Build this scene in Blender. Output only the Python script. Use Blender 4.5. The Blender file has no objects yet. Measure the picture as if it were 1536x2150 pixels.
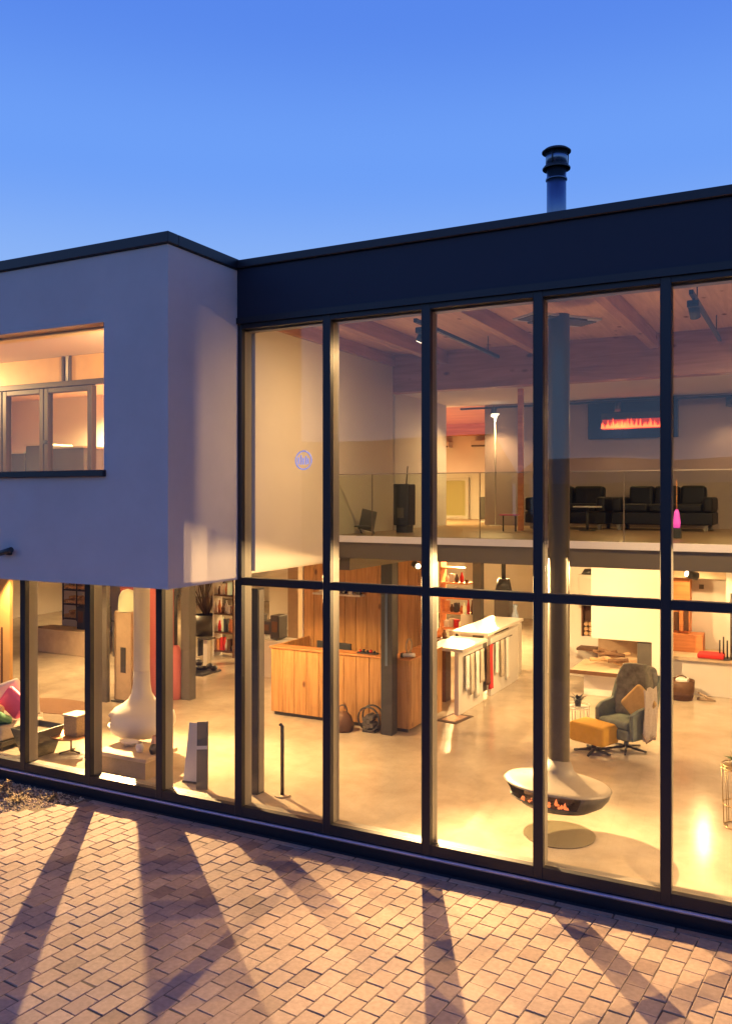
import bpy, math, random
from mathutils import Vector, Matrix
random.seed(7)
R = math.radians
S = bpy.context.scene
COL = S.collection

# ------------------------------------------------------------------ camera
cam_d = bpy.data.cameras.new('camera')
cam = bpy.data.objects.new('camera', cam_d); COL.objects.link(cam)
cam.location = (0, -7.6, 3.45)
cam.rotation_euler = (R(90), 0, .479)
cam_d.sensor_fit = 'HORIZONTAL'; cam_d.sensor_width = 36
cam_d.lens = 36 * 1809.4 / 1536
cam_d.shift_y = -(1075 - 1041.2) / 1536
cam_d.clip_end = 600
S.camera = cam
S.render.engine = 'CYCLES'
S.view_settings.view_transform = 'Standard'
S.view_settings.look = 'None'
S.view_settings.exposure = 0
S.view_settings.gamma = 1
S.view_settings.use_curve_mapping = False
try:
    S.cycles.use_denoising = True
    S.cycles.denoiser = 'OPENIMAGEDENOISE'
except Exception: pass
S.cycles.max_bounces = 10; S.cycles.diffuse_bounces = 5; S.cycles.glossy_bounces = 4
S.cycles.transparent_max_bounces = 24; S.cycles.transmission_bounces = 6
S.cycles.sample_clamp_indirect = 6; S.cycles.caustics_reflective = False; S.cycles.caustics_refractive = False

# ------------------------------------------------------------------ dusk sky
W = bpy.data.worlds.new('World'); S.world = W; W.use_nodes = True
nt = W.node_tree; nt.nodes.clear()
wo = nt.nodes.new('ShaderNodeOutputWorld'); bg = nt.nodes.new('ShaderNodeBackground')
tc = nt.nodes.new('ShaderNodeTexCoord'); sx = nt.nodes.new('ShaderNodeSeparateXYZ')
rp = nt.nodes.new('ShaderNodeValToRGB')
nt.links.new(tc.outputs['Generated'], sx.inputs[0]); nt.links.new(sx.outputs['Z'], rp.inputs[0])
nt.links.new(rp.outputs[0], bg.inputs[0]); nt.links.new(bg.outputs[0], wo.inputs[0])
cr = rp.color_ramp; cr.interpolation = 'EASE'
cr.elements[0].position = 0.0; cr.elements[0].color = (.36, .55, .92, 1)
cr.elements[1].position = .12; cr.elements[1].color = (.32, .53, .95, 1)
for p, c in ((.22, (.27, .47, .93, 1)), (.36, (.155, .35, .93, 1)), (.5, (.10, .25, .84, 1)), (.7, (.05, .12, .55, 1)), (1., (.022, .06, .34, 1))):
    e = cr.elements.new(p); e.color = c
bg.inputs[1].default_value = 1.0

# ------------------------------------------------------------------ materials
WARM = (1, .605, .245)
def mat(name, col, rough=.6, metal=0, emit=None, es=0, var=0, scale=8, bump=0, bscale=60, spec=.5, coat=0, stretch=None):
    m = bpy.data.materials.new(name); m.use_nodes = True
    t = m.node_tree; b = t.nodes['Principled BSDF']
    b.inputs['Base Color'].default_value = (*col, 1)
    b.inputs['Roughness'].default_value = rough; b.inputs['Metallic'].default_value = metal
    b.inputs['Specular IOR Level'].default_value = spec
    b.inputs['Coat Weight'].default_value = coat
    if emit: b.inputs['Emission Color'].default_value = (*emit, 1); b.inputs['Emission Strength'].default_value = es
    if var or bump:
        c = t.nodes.new('ShaderNodeTexCoord'); mp = t.nodes.new('ShaderNodeMapping')
        t.links.new(c.outputs['Object'], mp.inputs[0])
        if stretch: mp.inputs['Scale'].default_value = stretch
    if var:
        n = t.nodes.new('ShaderNodeTexNoise'); n.inputs['Scale'].default_value = scale; n.inputs['Detail'].default_value = 6
        n.inputs['Roughness'].default_value = .65
        t.links.new(mp.outputs[0], n.inputs[0])
        mr = t.nodes.new('ShaderNodeMapRange'); mr.inputs[1].default_value = .25; mr.inputs[2].default_value = .75
        mr.inputs[3].default_value = 1 - var; mr.inputs[4].default_value = 1 + var
        t.links.new(n.outputs[0], mr.inputs[0])
        v = t.nodes.new('ShaderNodeVectorMath'); v.operation = 'SCALE'; v.inputs[0].default_value = col
        t.links.new(mr.outputs[0], v.inputs['Scale']); t.links.new(v.outputs[0], b.inputs['Base Color'])
    if bump:
        n2 = t.nodes.new('ShaderNodeTexNoise'); n2.inputs['Scale'].default_value = bscale; n2.inputs['Detail'].default_value = 4
        t.links.new(mp.outputs[0], n2.inputs[0])
        bp = t.nodes.new('ShaderNodeBump'); bp.inputs['Strength'].default_value = bump; bp.inputs['Distance'].default_value = .01
        t.links.new(n2.outputs[0], bp.inputs['Height']); t.links.new(bp.outputs[0], b.inputs['Normal'])
    return m

def glass_mat(name, tint=(.96, .97, .97), ior0=.075, mx=1.0):
    m = bpy.data.materials.new(name); m.use_nodes = True
    t = m.node_tree; t.nodes.clear()
    o = t.nodes.new('ShaderNodeOutputMaterial'); mix = t.nodes.new('ShaderNodeMixShader')
    tr = t.nodes.new('ShaderNodeBsdfTransparent'); gl = t.nodes.new('ShaderNodeBsdfGlossy')
    tr.inputs[0].default_value = (*tint, 1); gl.inputs['Roughness'].default_value = 0.0
    lw = t.nodes.new('ShaderNodeLayerWeight'); lw.inputs[0].default_value = .5
    pw = t.nodes.new('ShaderNodeMath'); pw.operation = 'POWER'; pw.inputs[1].default_value = 5
    ma = t.nodes.new('ShaderNodeMath'); ma.operation = 'MULTIPLY_ADD'; ma.inputs[1].default_value = (1 - ior0) * mx; ma.inputs[2].default_value = ior0
    if name == 'facade_glass':
        tcn = t.nodes.new('ShaderNodeTexCoord'); nz = t.nodes.new('ShaderNodeTexNoise'); nz.inputs['Scale'].default_value = .9; nz.inputs['Detail'].default_value = 1
        bpn = t.nodes.new('ShaderNodeBump'); bpn.inputs['Strength'].default_value = .12; bpn.inputs['Distance'].default_value = .02
        t.links.new(tcn.outputs['Object'], nz.inputs[0]); t.links.new(nz.outputs[0], bpn.inputs['Height']); t.links.new(bpn.outputs[0], gl.inputs['Normal'])
    t.links.new(lw.outputs['Facing'], pw.inputs[0]); t.links.new(pw.outputs[0], ma.inputs[0]); t.links.new(ma.outputs[0], mix.inputs[0])
    t.links.new(tr.outputs[0], mix.inputs[1]); t.links.new(gl.outputs[0], mix.inputs[2]); t.links.new(mix.outputs[0], o.inputs[0])
    return m

def wood_mat(name, c1, c2, knots=True, rough=.45, axis='Z', rnd=.25):
    m = bpy.data.materials.new(name); m.use_nodes = True
    t = m.node_tree; b = t.nodes['Principled BSDF']; b.inputs['Roughness'].default_value = rough
    c = t.nodes.new('ShaderNodeTexCoord'); mp = t.nodes.new('ShaderNodeMapping')
    oi = t.nodes.new('ShaderNodeObjectInfo')
    va = t.nodes.new('ShaderNodeVectorMath'); va.operation = 'ADD'
    sc = t.nodes.new('ShaderNodeVectorMath'); sc.operation = 'SCALE'; sc.inputs[0].default_value = (13.1, 7.7, 5.3)
    t.links.new(oi.outputs['Random'], sc.inputs['Scale']); t.links.new(c.outputs['Object'], va.inputs[0]); t.links.new(sc.outputs[0], va.inputs[1])
    t.links.new(va.outputs[0], mp.inputs[0])
    st = {'Z': (6, 6, .5), 'X': (.5, 6, 6), 'Y': (6, .5, 6)}[axis]; mp.inputs['Scale'].default_value = st
    n = t.nodes.new('ShaderNodeTexNoise'); n.inputs['Scale'].default_value = 2.2; n.inputs['Detail'].default_value = 8; n.inputs['Distortion'].default_value = 1.2
    t.links.new(mp.outputs[0], n.inputs[0])
    r = t.nodes.new('ShaderNodeValToRGB'); r.color_ramp.elements[0].position = .32; r.color_ramp.elements[0].color = (*c1, 1)
    r.color_ramp.elements[1].position = .66; r.color_ramp.elements[1].color = (*c2, 1)
    t.links.new(n.outputs[0], r.inputs[0]); last = r.outputs[0]
    if knots:
        mp2 = t.nodes.new('ShaderNodeMapping'); t.links.new(va.outputs[0], mp2.inputs[0])
        mp2.inputs['Scale'].default_value = {'Z': (5, 5, 2.6), 'X': (2.6, 5, 5), 'Y': (5, 2.6, 5)}[axis]
        vo = t.nodes.new('ShaderNodeTexVoronoi'); vo.inputs['Scale'].default_value = .9; t.links.new(mp2.outputs[0], vo.inputs[0])
        kr = t.nodes.new('ShaderNodeValToRGB'); kr.color_ramp.elements[0].position = .07; kr.color_ramp.elements[0].color = (.3, .2, .14, 1)
        kr.color_ramp.elements[1].position = .16; kr.color_ramp.elements[1].color = (1, 1, 1, 1)
        t.links.new(vo.outputs['Distance'], kr.inputs[0])
        mx = t.nodes.new('ShaderNodeMix'); mx.data_type = 'RGBA'; mx.blend_type = 'MULTIPLY'; mx.inputs[0].default_value = 1
        t.links.new(last, mx.inputs[6]); t.links.new(kr.outputs[0], mx.inputs[7]); last = mx.outputs[2]
    mr = t.nodes.new('ShaderNodeMapRange'); mr.inputs[3].default_value = 1 - rnd; mr.inputs[4].default_value = 1 + rnd
    t.links.new(oi.outputs['Random'], mr.inputs[0])
    v = t.nodes.new('ShaderNodeVectorMath'); v.operation = 'SCALE'; t.links.new(last, v.inputs[0]); t.links.new(mr.outputs[0], v.inputs['Scale'])
    t.links.new(v.outputs[0], b.inputs['Base Color'])
    return m

M = {}
M['render'] = mat('render_wall', (.54, .50, .50), .9, var=.07, scale=1.3, bump=.6, bscale=240)
M['black'] = mat('black_frame', (.006, .008, .016), .45, var=.15, scale=3)
M['fascia'] = mat('fascia_metal', (.004, .008, .028), .6, var=.12, scale=1.2, stretch=(.4, 1, 1))
M['frame'] = mat('inner_frame', (.21, .19, .16), .4)
M['ledge'] = mat('ledge_metal', (.42, .40, .50), .35, metal=.6, var=.15, scale=14)
M['blackgravel'] = mat('black_gravel', (.025, .025, .03), .9, var=.6, scale=60, bump=1, bscale=90)
M['glass'] = glass_mat('facade_glass', ior0=.048)
M['rail_glass'] = glass_mat('rail_glass', (.90, .93, .86), .03, .6)
M['white'] = mat('white_plaster', (.74, .71, .66), .85, var=.03, scale=2, bump=.08, bscale=80)
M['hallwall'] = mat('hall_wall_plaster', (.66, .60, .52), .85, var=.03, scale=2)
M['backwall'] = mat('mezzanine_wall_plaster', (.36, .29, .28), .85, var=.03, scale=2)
M['ceilwhite'] = mat('ceiling_paint', (.68, .6, .52), .9)
M['whitegloss'] = mat('white_enamel', (.62, .6, .56), .3)
M['steel'] = mat('painted_steel', (.12, .1, .07), .5)
M['dark'] = mat('dark_metal', (.03, .032, .035), .45)
M['darkgrey'] = mat('dark_grey', (.09, .085, .08), .5, var=.1, scale=8)
M['chrome'] = mat('brushed_steel', (.17, .23, .32), .3, metal=.9, var=.1, scale=3, stretch=(8, 8, .2))
M['flue'] = mat('flue_paint', (.09, .075, .05), .33, metal=.2)
M['cream'] = mat('cream_enamel', (.19, .165, .14), .5)
M['lamp_on'] = mat('lamp_lens', (1, 1, 1), .5, emit=(1, .78, .5), es=6)
M['flame'] = mat('flame', (1, .2, .05), .5, emit=(1, .13, .03), es=3.0)
M['ember'] = mat('ember', (1, .3, .1), .5, emit=(1, .22, .05), es=1.3)
M['redglow'] = mat('red_flame_bed', (1, .1, .05), .5, emit=(1, .05, .03), es=.22)
M['oak'] = wood_mat('desk_oak', (.33, .165, .05), (.52, .275, .095), rnd=.10)
M['oakX'] = wood_mat('oak_boards', (.4, .16, .05), (.6, .27, .1), axis='X')
M['glulam'] = wood_mat('glulam', (.38, .19, .13), (.52, .28, .19), axis='Y', rnd=.05)
M['glulamX'] = wood_mat('glulam_cross', (.34, .16, .11), (.48, .24, .17), axis='X', rnd=.05)
M['ceilwood'] = wood_mat('ceiling_boards', (.60, .37, .25), (.74, .48, .33), axis='Y', rnd=.08, rough=.6)
M['orangewood'] = wood_mat('orange_boards', (.55, .2, .07), (.75, .32, .12), axis='X', knots=False, rnd=.1)
M['log'] = mat('log_bark', (.16, .09, .05), .9, var=.4, scale=20, bump=.6)
M['logend'] = mat('log_wood', (.5, .33, .18), .8, var=.25, scale=20)
M['green'] = mat('armchair_fabric', (.16, .20, .165), .85, var=.25, scale=14, bump=.2, bscale=200)
M['mustard'] = mat('mustard_fabric', (.68, .38, .035), .8, var=.08, scale=10)
M['mustardpale'] = mat('mustard_cushion', (.5, .34, .12), .85, var=.15, scale=14)
M['leather'] = mat('black_leather', (.010, .010, .014), .5, bump=.3, bscale=30, spec=.3)
M['throw'] = mat('beige_throw', (.5, .44, .36), .95, var=.15, scale=30)
M['red'] = mat('red_wall', (.60, .19, .19), .8)
M['redfab'] = mat('red_fabric', (.6, .03, .03), .8)
M['tan'] = mat('tan_soapstone', (.36, .27, .18), .7, var=.12, scale=8)
M['lime'] = mat('lime_shade', (.6, .62, .35), .6, emit=(1, .85, .35), es=.35)
M['copper'] = mat('copper_tray', (.45, .22, .1), .35, metal=.7)
M['wicker'] = mat('wicker', (.35, .25, .13), .8, var=.4, scale=60, bump=.6, bscale=90)
M['greenfab'] = mat('green_fabric', (.08, .22, .12), .85)
M['peach'] = mat('peach_fabric', (.75, .42, .26), .85)
M['pink'] = mat('pink_plastic', (.7, .12, .3), .4)
M['pinkglow'] = mat('pink_lamp', (.8, .1, .5), .4, emit=(1, .08, .55), es=.9)
M['leaf'] = mat('leaf', (.05, .1, .03), .6, var=.3, scale=10)
M['twig'] = mat('twig', (.09, .06, .04), .8)
M['blueglass'] = mat('blue_glass', (.35, .45, .62), .2)
M['paper'] = mat('paper', (.75, .74, .7), .7)
M['brown'] = mat('brown_leather', (.1, .045, .02), .6, var=.2, scale=20)
M['stone'] = mat('fire_surround_stone', (.55, .43, .3), .75, var=.12, scale=6)
M['glowmark'] = mat('blue_glow_mark', (.25, .35, .95), .5, emit=(.25, .38, 1), es=.5)  # emission paints a blue glow into the pane mark
M['gold'] = mat('brass_wire', (.35, .25, .13), .35, metal=.8)
M['rug'] = mat('mat_fabric', (.09, .06, .045), .95, var=.35, scale=30)
M['rugc'] = mat('mat_centre', (.42, .28, .2), .95, var=.3, scale=20)
M['screen'] = mat('grey_box', (.1, .1, .14), .6)
M['floordisc'] = mat('floor_disc', (.13, .115, .07), .3)
M['fireframe'] = mat('electric_fire_glass', (.006, .008, .03), .25, spec=.35)

def floor_mat():
    m = bpy.data.materials.new('polished_concrete'); m.use_nodes = True
    t = m.node_tree; b = t.nodes['Principled BSDF']
    c = t.nodes.new('ShaderNodeTexCoord')
    n = t.nodes.new('ShaderNodeTexNoise'); n.inputs['Scale'].default_value = 1.5; n.inputs['Detail'].default_value = 12; n.inputs['Roughness'].default_value = .68; n.inputs['Distortion'].default_value = .25
    t.links.new(c.outputs['Object'], n.inputs[0])
    r = t.nodes.new('ShaderNodeValToRGB'); r.color_ramp.elements[0].position = .34; r.color_ramp.elements[0].color = (.37, .31, .235, 1)
    r.color_ramp.elements[1].position = .62; r.color_ramp.elements[1].color = (.50, .43, .335, 1)
    t.links.new(n.outputs[0], r.inputs[0]); t.links.new(r.outputs[0], b.inputs['Base Color'])
    mr = t.nodes.new('ShaderNodeMapRange'); mr.inputs[3].default_value = .10; mr.inputs[4].default_value = .24
    t.links.new(n.outputs[0], mr.inputs[0]); t.links.new(mr.outputs[0], b.inputs['Roughness'])
    b.inputs['Specular IOR Level'].default_value = .75
    n2 = t.nodes.new('ShaderNodeTexNoise'); n2.inputs['Scale'].default_value = 9; n2.inputs['Detail'].default_value = 3
    t.links.new(c.outputs['Object'], n2.inputs[0])
    bp = t.nodes.new('ShaderNodeBump'); bp.inputs['Strength'].default_value = .05; bp.inputs['Distance'].default_value = .01
    t.links.new(n2.outputs[0], bp.inputs['Height']); t.links.new(bp.outputs[0], b.inputs['Normal'])
    return m
M['floor'] = floor_mat()

def paver_mat():
    m = bpy.data.materials.new('clay_paver'); m.use_nodes = True
    t = m.node_tree; b = t.nodes['Principled BSDF']; b.inputs['Roughness'].default_value = .8
    oi = t.nodes.new('ShaderNodeObjectInfo'); ge = t.nodes.new('ShaderNodeNewGeometry')
    ad = t.nodes.new('ShaderNodeMath'); ad.operation = 'ADD'; fr = t.nodes.new('ShaderNodeMath'); fr.operation = 'FRACT'
    t.links.new(oi.outputs['Random'], ad.inputs[0]); t.links.new(ge.outputs['Random Per Island'], ad.inputs[1]); t.links.new(ad.outputs[0], fr.inputs[0])
    r = t.nodes.new('ShaderNodeValToRGB'); e = r.color_ramp.elements
    e[0].position = 0; e[0].color = (.22, .145, .12, 1); e[1].position = 1; e[1].color = (.44, .32, .245, 1)
    for p, c in ((.15, (.35, .25, .195, 1)), (.5, (.38, .27, .21, 1)), (.85, (.34, .235, .18, 1))):
        x = e.new(p); x.color = c
    t.links.new(fr.outputs[0], r.inputs[0])
    n = t.nodes.new('ShaderNodeTexNoise'); n.inputs['Scale'].default_value = 26; n.inputs['Detail'].default_value = 6
    t.links.new(ge.outputs['Position'], n.inputs[0])
    n3 = t.nodes.new('ShaderNodeTexNoise'); n3.inputs['Scale'].default_value = 1.3; n3.inputs['Detail'].default_value = 4
    t.links.new(ge.outputs['Position'], n3.inputs[0])
    a2 = t.nodes.new('ShaderNodeMath'); a2.operation = 'ADD'; t.links.new(n.outputs[0], a2.inputs[0]); t.links.new(n3.outputs[0], a2.inputs[1])
    mr = t.nodes.new('ShaderNodeMapRange'); mr.inputs[1].default_value = .6; mr.inputs[2].default_value = 1.4; mr.inputs[3].default_value = .72; mr.inputs[4].default_value = 1.25
    t.links.new(a2.outputs[0], mr.inputs[0])
    v = t.nodes.new('ShaderNodeVectorMath'); v.operation = 'SCALE'; t.links.new(r.outputs[0], v.inputs[0]); t.links.new(mr.outputs[0], v.inputs['Scale'])
    t.links.new(v.outputs[0], b.inputs['Base Color'])
    n2 = t.nodes.new('ShaderNodeTexNoise'); n2.inputs['Scale'].default_value = 130; n2.inputs['Detail'].default_value = 4
    t.links.new(ge.outputs['Position'], n2.inputs[0])
    bp = t.nodes.new('ShaderNodeBump'); bp.inputs['Strength'].default_value = .5; bp.inputs['Distance'].default_value = .004
    t.links.new(n2.outputs[0], bp.inputs['Height']); t.links.new(bp.outputs[0], b.inputs['Normal'])
    return m
M['paver'] = paver_mat()
M['joint'] = mat('joint_sand', (.12, .09, .065), .95, var=.3, scale=30)
M['ground'] = mat('ground_asphalt', (.05, .05, .05), .95, var=.2, scale=.6)

# ------------------------------------------------------------------ mesh helpers
class MB:
    def __init__(s): s.v = []; s.f = []; s.sm = []
    def add(s, vs, fs, smooth=False):
        o = len(s.v); s.v += [tuple(p) for p in vs]
        for f in fs: s.f.append(tuple(i + o for i in f)); s.sm.append(smooth)
        return s
    def box(s, x0, x1, y0, y1, z0, z1, m=None):
        vs = [Vector((x, y, z)) for z in (z0, z1) for y in (y0, y1) for x in (x0, x1)]
        if m is not None: vs = [m @ v for v in vs]
        return s.add(vs, [(0, 2, 3, 1), (4, 5, 7, 6), (0, 1, 5, 4), (2, 6, 7, 3), (0, 4, 6, 2), (1, 3, 7, 5)])
    def tube(s, pts, r, n=10, caps=True):
        pts = [Vector(p) for p in pts]; rs = r if isinstance(r, (list, tuple)) else [r] * len(pts)
        vs = []; fs = []
        for i, p in enumerate(pts):
            d = (pts[min(i + 1, len(pts) - 1)] - pts[max(i - 1, 0)])
            d = d.normalized() if d.length > 1e-9 else Vector((0, 0, 1))
            a = d.cross(Vector((0, 0, 1)) if abs(d.z) < .9 else Vector((1, 0, 0))).normalized(); b = d.cross(a)
            for k in range(n):
                t = 2 * math.pi * k / n; vs.append(p + (a * math.cos(t) + b * math.sin(t)) * rs[i])
        for i in range(len(pts) - 1):
            for k in range(n): fs.append((i * n + k, i * n + (k + 1) % n, (i + 1) * n + (k + 1) % n, (i + 1) * n + k))
        s.add(vs, fs, True)
        if caps:
            o = len(vs); base = len(s.v) - o
            s.f.append(tuple(base + k for k in reversed(range(n)))); s.sm.append(False)
            s.f.append(tuple(base + o - n + k for k in range(n))); s.sm.append(False)
        return s
    def lathe(s, prof, c=(0, 0, 0), n=32, keep=None):
        vs = []; fs = []
        for r, z in prof:
            for k in range(n):
                t = 2 * math.pi * k / n; vs.append((c[0] + r * math.cos(t), c[1] + r * math.sin(t), c[2] + z))
        for i in range(len(prof) - 1):
            for k in range(n):
                if keep and not keep(i, 2 * math.pi * (k + .5) / n): continue
                fs.append((i * n + k, i * n + (k + 1) % n, (i + 1) * n + (k + 1) % n, (i + 1) * n + k))
        return s.add(vs, fs, True)
    def ring(s, c, r, t, n=24, m=6, axis='Z'):
        pts = []
        for k in range(n + 1):
            a = 2 * math.pi * k / n
            if axis == 'Z': pts.append((c[0] + r * math.cos(a), c[1] + r * math.sin(a), c[2]))
            elif axis == 'Y': pts.append((c[0] + r * math.cos(a), c[1], c[2] + r * math.sin(a)))
            else: pts.append((c[0], c[1] + r * math.cos(a), c[2] + r * math.sin(a)))
        return s.tube(pts, t, m, caps=False)
    def build(s, name, m, parent=None, bevel=0, seg=2, solid=0, loc=None, kind=None, sub=0):
        me = bpy.data.meshes.new(name); me.from_pydata(s.v, [], s.f); me.update()
        if any(s.sm): me.polygons.foreach_set('use_smooth', s.sm)
        me.materials.append(m)
        o = bpy.data.objects.new(name, me); COL.objects.link(o)
        if parent: o.parent = parent
        if loc: o.location = loc
        if solid:
            q = o.modifiers.new('solid', 'SOLIDIFY'); q.thickness = solid
        if bevel:
            q = o.modifiers.new('bevel', 'BEVEL'); q.width = bevel; q.segments = seg; q.limit_method = 'ANGLE'; q.angle_limit = R(40)
            if seg > 1: me.polygons.foreach_set('use_smooth', [True] * len(me.polygons)); w = o.modifiers.new('wn', 'WEIGHTED_NORMAL'); w.keep_sharp = True
        if sub:
            q = o.modifiers.new('sub', 'SUBSURF'); q.levels = sub; q.render_levels = sub
        if kind: o['kind'] = kind
        return o

def B(name, m, x0, x1, y0, y1, z0, z1, parent=None, bevel=0, seg=2, kind=None):
    return MB().box(x0, x1, y0, y1, z0, z1).build(name, m, parent, bevel, seg, kind=kind)
def tag(o, label, cat, group=None):
    o['label'] = label; o['category'] = cat
    if group: o['group'] = group
    return o
def thing(name, label, cat, loc=(0, 0, 0), rz=0, group=None):
    o = bpy.data.objects.new(name, None); COL.objects.link(o); o.location = loc; o.rotation_euler = (0, 0, rz)
    o.empty_display_size = .1
    return tag(o, label, cat, group)
def copy_tree(root, loc, rz=None, label=None):
    kids = {}
    for o in S.objects:
        if o.parent: kids.setdefault(o.parent, []).append(o)
    def cp(o, par):
        c = o.copy(); COL.objects.link(c); c.parent = par
        for ch in kids.get(o, []): cp(ch, c)
        return c
    r = cp(root, None); r.location = loc
    if rz is not None: r.rotation_euler = (0, 0, rz)
    if label: r['label'] = label
    return r

# ================================================================== SETTING
# far ground sheet
ground = B('ground', M['ground'], -150, 150, -150, 150, -.5, -.17); ground['kind'] = 'structure'
pav = B('pavement', M['joint'], -13, 5, -9, -.10, -.168, -.1245); pav['kind'] = 'structure'

# pavers
def proj(x, y, z):
    b = y + 7.6; rr = x * .8875 + b * .4609; w = -x * .4609 + b * .8875
    return 768 + 1809.4 * rr / w, 1041.2 - 1809.4 * (z - 3.45) / w, w
PW, PL, TH = .160, .205, R(-5.5)
def in_bed(x, y):   # planted gravel bed at the foot of the facade
    return y > -.12 - 1.05 * min(1, max(0, (-7.6 - x) / .9)) ** .6 and x < -7.6
cs, sn = math.cos(TH), math.sin(TH)
cells = []
for i in range(-95, 40):
    for j in range(-60, 20):
        u = (i + .5) * PW; v = (j + (.5 if i % 2 else 0) + random.uniform(-.03, .03)) * PL
        x = u * cs - v * sn; y = u * sn + v * cs
        if x < -12.8 or x > 4.8 or y < -8.8: continue
        sc = 1.0
        if y + PL / 2 > -.182:
            ln_ = -.182 - (y - PL / 2)
            if ln_ < .03: continue
            sc = ln_ / PL; y = y - PL / 2 + ln_ / 2
        if in_bed(x, y): continue
        cells.append((x, y, sc))
def paver_geo(w, l, h=.04, c=.006):
    a, b = w / 2, l / 2
    vs = [(-a, -b, -h), (a, -b, -h), (a, b, -h), (-a, b, -h), (-a, -b, -c), (a, -b, -c), (a, b, -c), (-a, b, -c),
          (-a + c, -b + c, 0), (a - c, -b + c, 0), (a - c, b - c, 0), (-a + c, b - c, 0)]
    fs = [(0, 1, 5, 4), (1, 2, 6, 5), (2, 3, 7, 6), (3, 0, 4, 7), (4, 5, 9, 8), (5, 6, 10, 9), (6, 7, 11, 10), (7, 4, 8, 11), (8, 9, 10, 11)]
    return vs, fs
vis = []; rest = []
for (x, y, sc) in cells:
    px, py, w = proj(x, y, -.12)
    if w > 1 and -5 < px < 1541 and 1600 < py < 2155: vis.append((w, x, y, sc))
    else: rest.append((x, y, sc))
vis.sort()
near, far_ = vis[:300], vis[300:]
pvs, pfs = paver_geo(PW - .007, PL - .007, .04, .004)
meshes = []
for k in range(5):
    me = bpy.data.meshes.new('paver'); a = [(vx + random.uniform(-.002, .002), vy + random.uniform(-.002, .002), vz) for vx, vy, vz in pvs]
    me.from_pydata(a, [], pfs); me.materials.append(M['paver']); meshes.append(me)
for (w, x, y, sc) in near:
    o = bpy.data.objects.new('paver', random.choice(meshes)); COL.objects.link(o); o.parent = pav
    o.location = (x, y, -.12 + random.uniform(-.0018, .0018)); o.scale = (1, sc, 1)
    o.rotation_euler = (R(random.gauss(0, .35)), R(random.gauss(0, .35)), TH + R(random.gauss(0, .6)))
mb = MB()
for t_ in [(a, b, c) for _, a, b, c in far_] + rest:
    x, y, sc = t_; m4 = Matrix.Translation((x, y, -.12 + random.uniform(-.0025, .0025))) @ Matrix.Rotation(TH + R(random.gauss(0, .6)), 4, 'Z') @ Matrix.Rotation(R(random.gauss(0, .35)), 4, 'X') @ Matrix.Diagonal((1, sc, 1, 1))
    mb.add([m4 @ Vector(v) for v in pvs], pfs)
mb.build('paver_field', M['paver'], pav, kind='stuff')
# edging strip along the facade
x = -7.5
while x < 4.6:
    l = .49
    if x > -7.6: B('edging_slab', M['paver'], x, x + l - .008, -.175, -.105, -.16, -.117, pav, .004, 1)
    x += .5
# gravel bed, left
bed = MB(); rnd = random.Random(3)
for k in range(5200):
    x = rnd.uniform(-11.5, -7.55); y = rnd.uniform(-1.3, -.1)
    if not in_bed(x, y): continue
    r = rnd.uniform(.008, .024); m4 = Matrix.Translation((x, y, -.128 + rnd.uniform(0, .012))) @ Matrix.Rotation(rnd.uniform(0, 6), 4, Vector((rnd.random(), rnd.random(), 1)).normalized())
    vs = [m4 @ Vector(p) for p in ((r, 0, 0), (-r, 0, 0), (0, r * .7, 0), (0, -r * .7, 0), (0, 0, r * .6), (0, 0, -r * .6))]
    bed.add(vs, [(0, 2, 4), (2, 1, 4), (1, 3, 4), (3, 0, 4), (2, 0, 5), (1, 2, 5), (3, 1, 5), (0, 3, 5)])
gm = mat('bed_gravel', (.5, .39, .27), .9, var=.45, scale=40)
o = bed.build('gravel', gm, kind='stuff'); o['label'] = 'brown gravel strip at the foot of the glass wall'; o['category'] = 'gravel'
# dry sprigs in the bed
def sprig(cx, cy, n, h, label):
    t = thing('dry_plant', label, 'plant', (cx, cy, -.125), 0, 'dry plants in the gravel strip')
    st = MB(); lf = MB(); r2 = random.Random(int(cx * 100))
    for k in range(n):
        a = r2.uniform(0, 6.28); L = h * r2.uniform(.6, 1.1); p = [(0, 0, 0)]
        for q in range(1, 5):
            f = q / 4; p.append((math.cos(a) * L * f * .9, math.sin(a) * L * f * .9, L * (f - .45 * f * f) * .9))
        st.tube(p, [.004, .003, .003, .002, .001], 4)
        for q in range(9):
            f = .25 + .75 * q / 9; b = Vector((math.cos(a) * L * f * .9, math.sin(a) * L * f * .9, L * (f - .45 * f * f) * .9)); s_ = r2.uniform(.015, .03)
            d = Vector((r2.gauss(0, 1), r2.gauss(0, 1), r2.gauss(0, .6))).normalized(); e = d.cross(Vector((0, 0, 1))).normalized() * s_ * .4
            lf.add([b, b + d * s_ + e, b + d * s_ * 2, b + d * s_ - e], [(0, 1, 2, 3)])
    st.build('stem', M['twig'], t); lf.build('foliage', mat('dry_leaf', (.22, .15, .07), .8, var=.4, scale=30), t)
sprig(-8.25, -.55, 16, .2, 'low dry brown plant in gravel, nearer the bare end of the strip')
sprig(-8.75, -.42, 18, .24, 'low dry brown plant in gravel at the very edge of the picture')
sprig(-7.95, -.35, 10, .13, 'smallest tuft of dry plant, where the gravel meets the paving')

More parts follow.
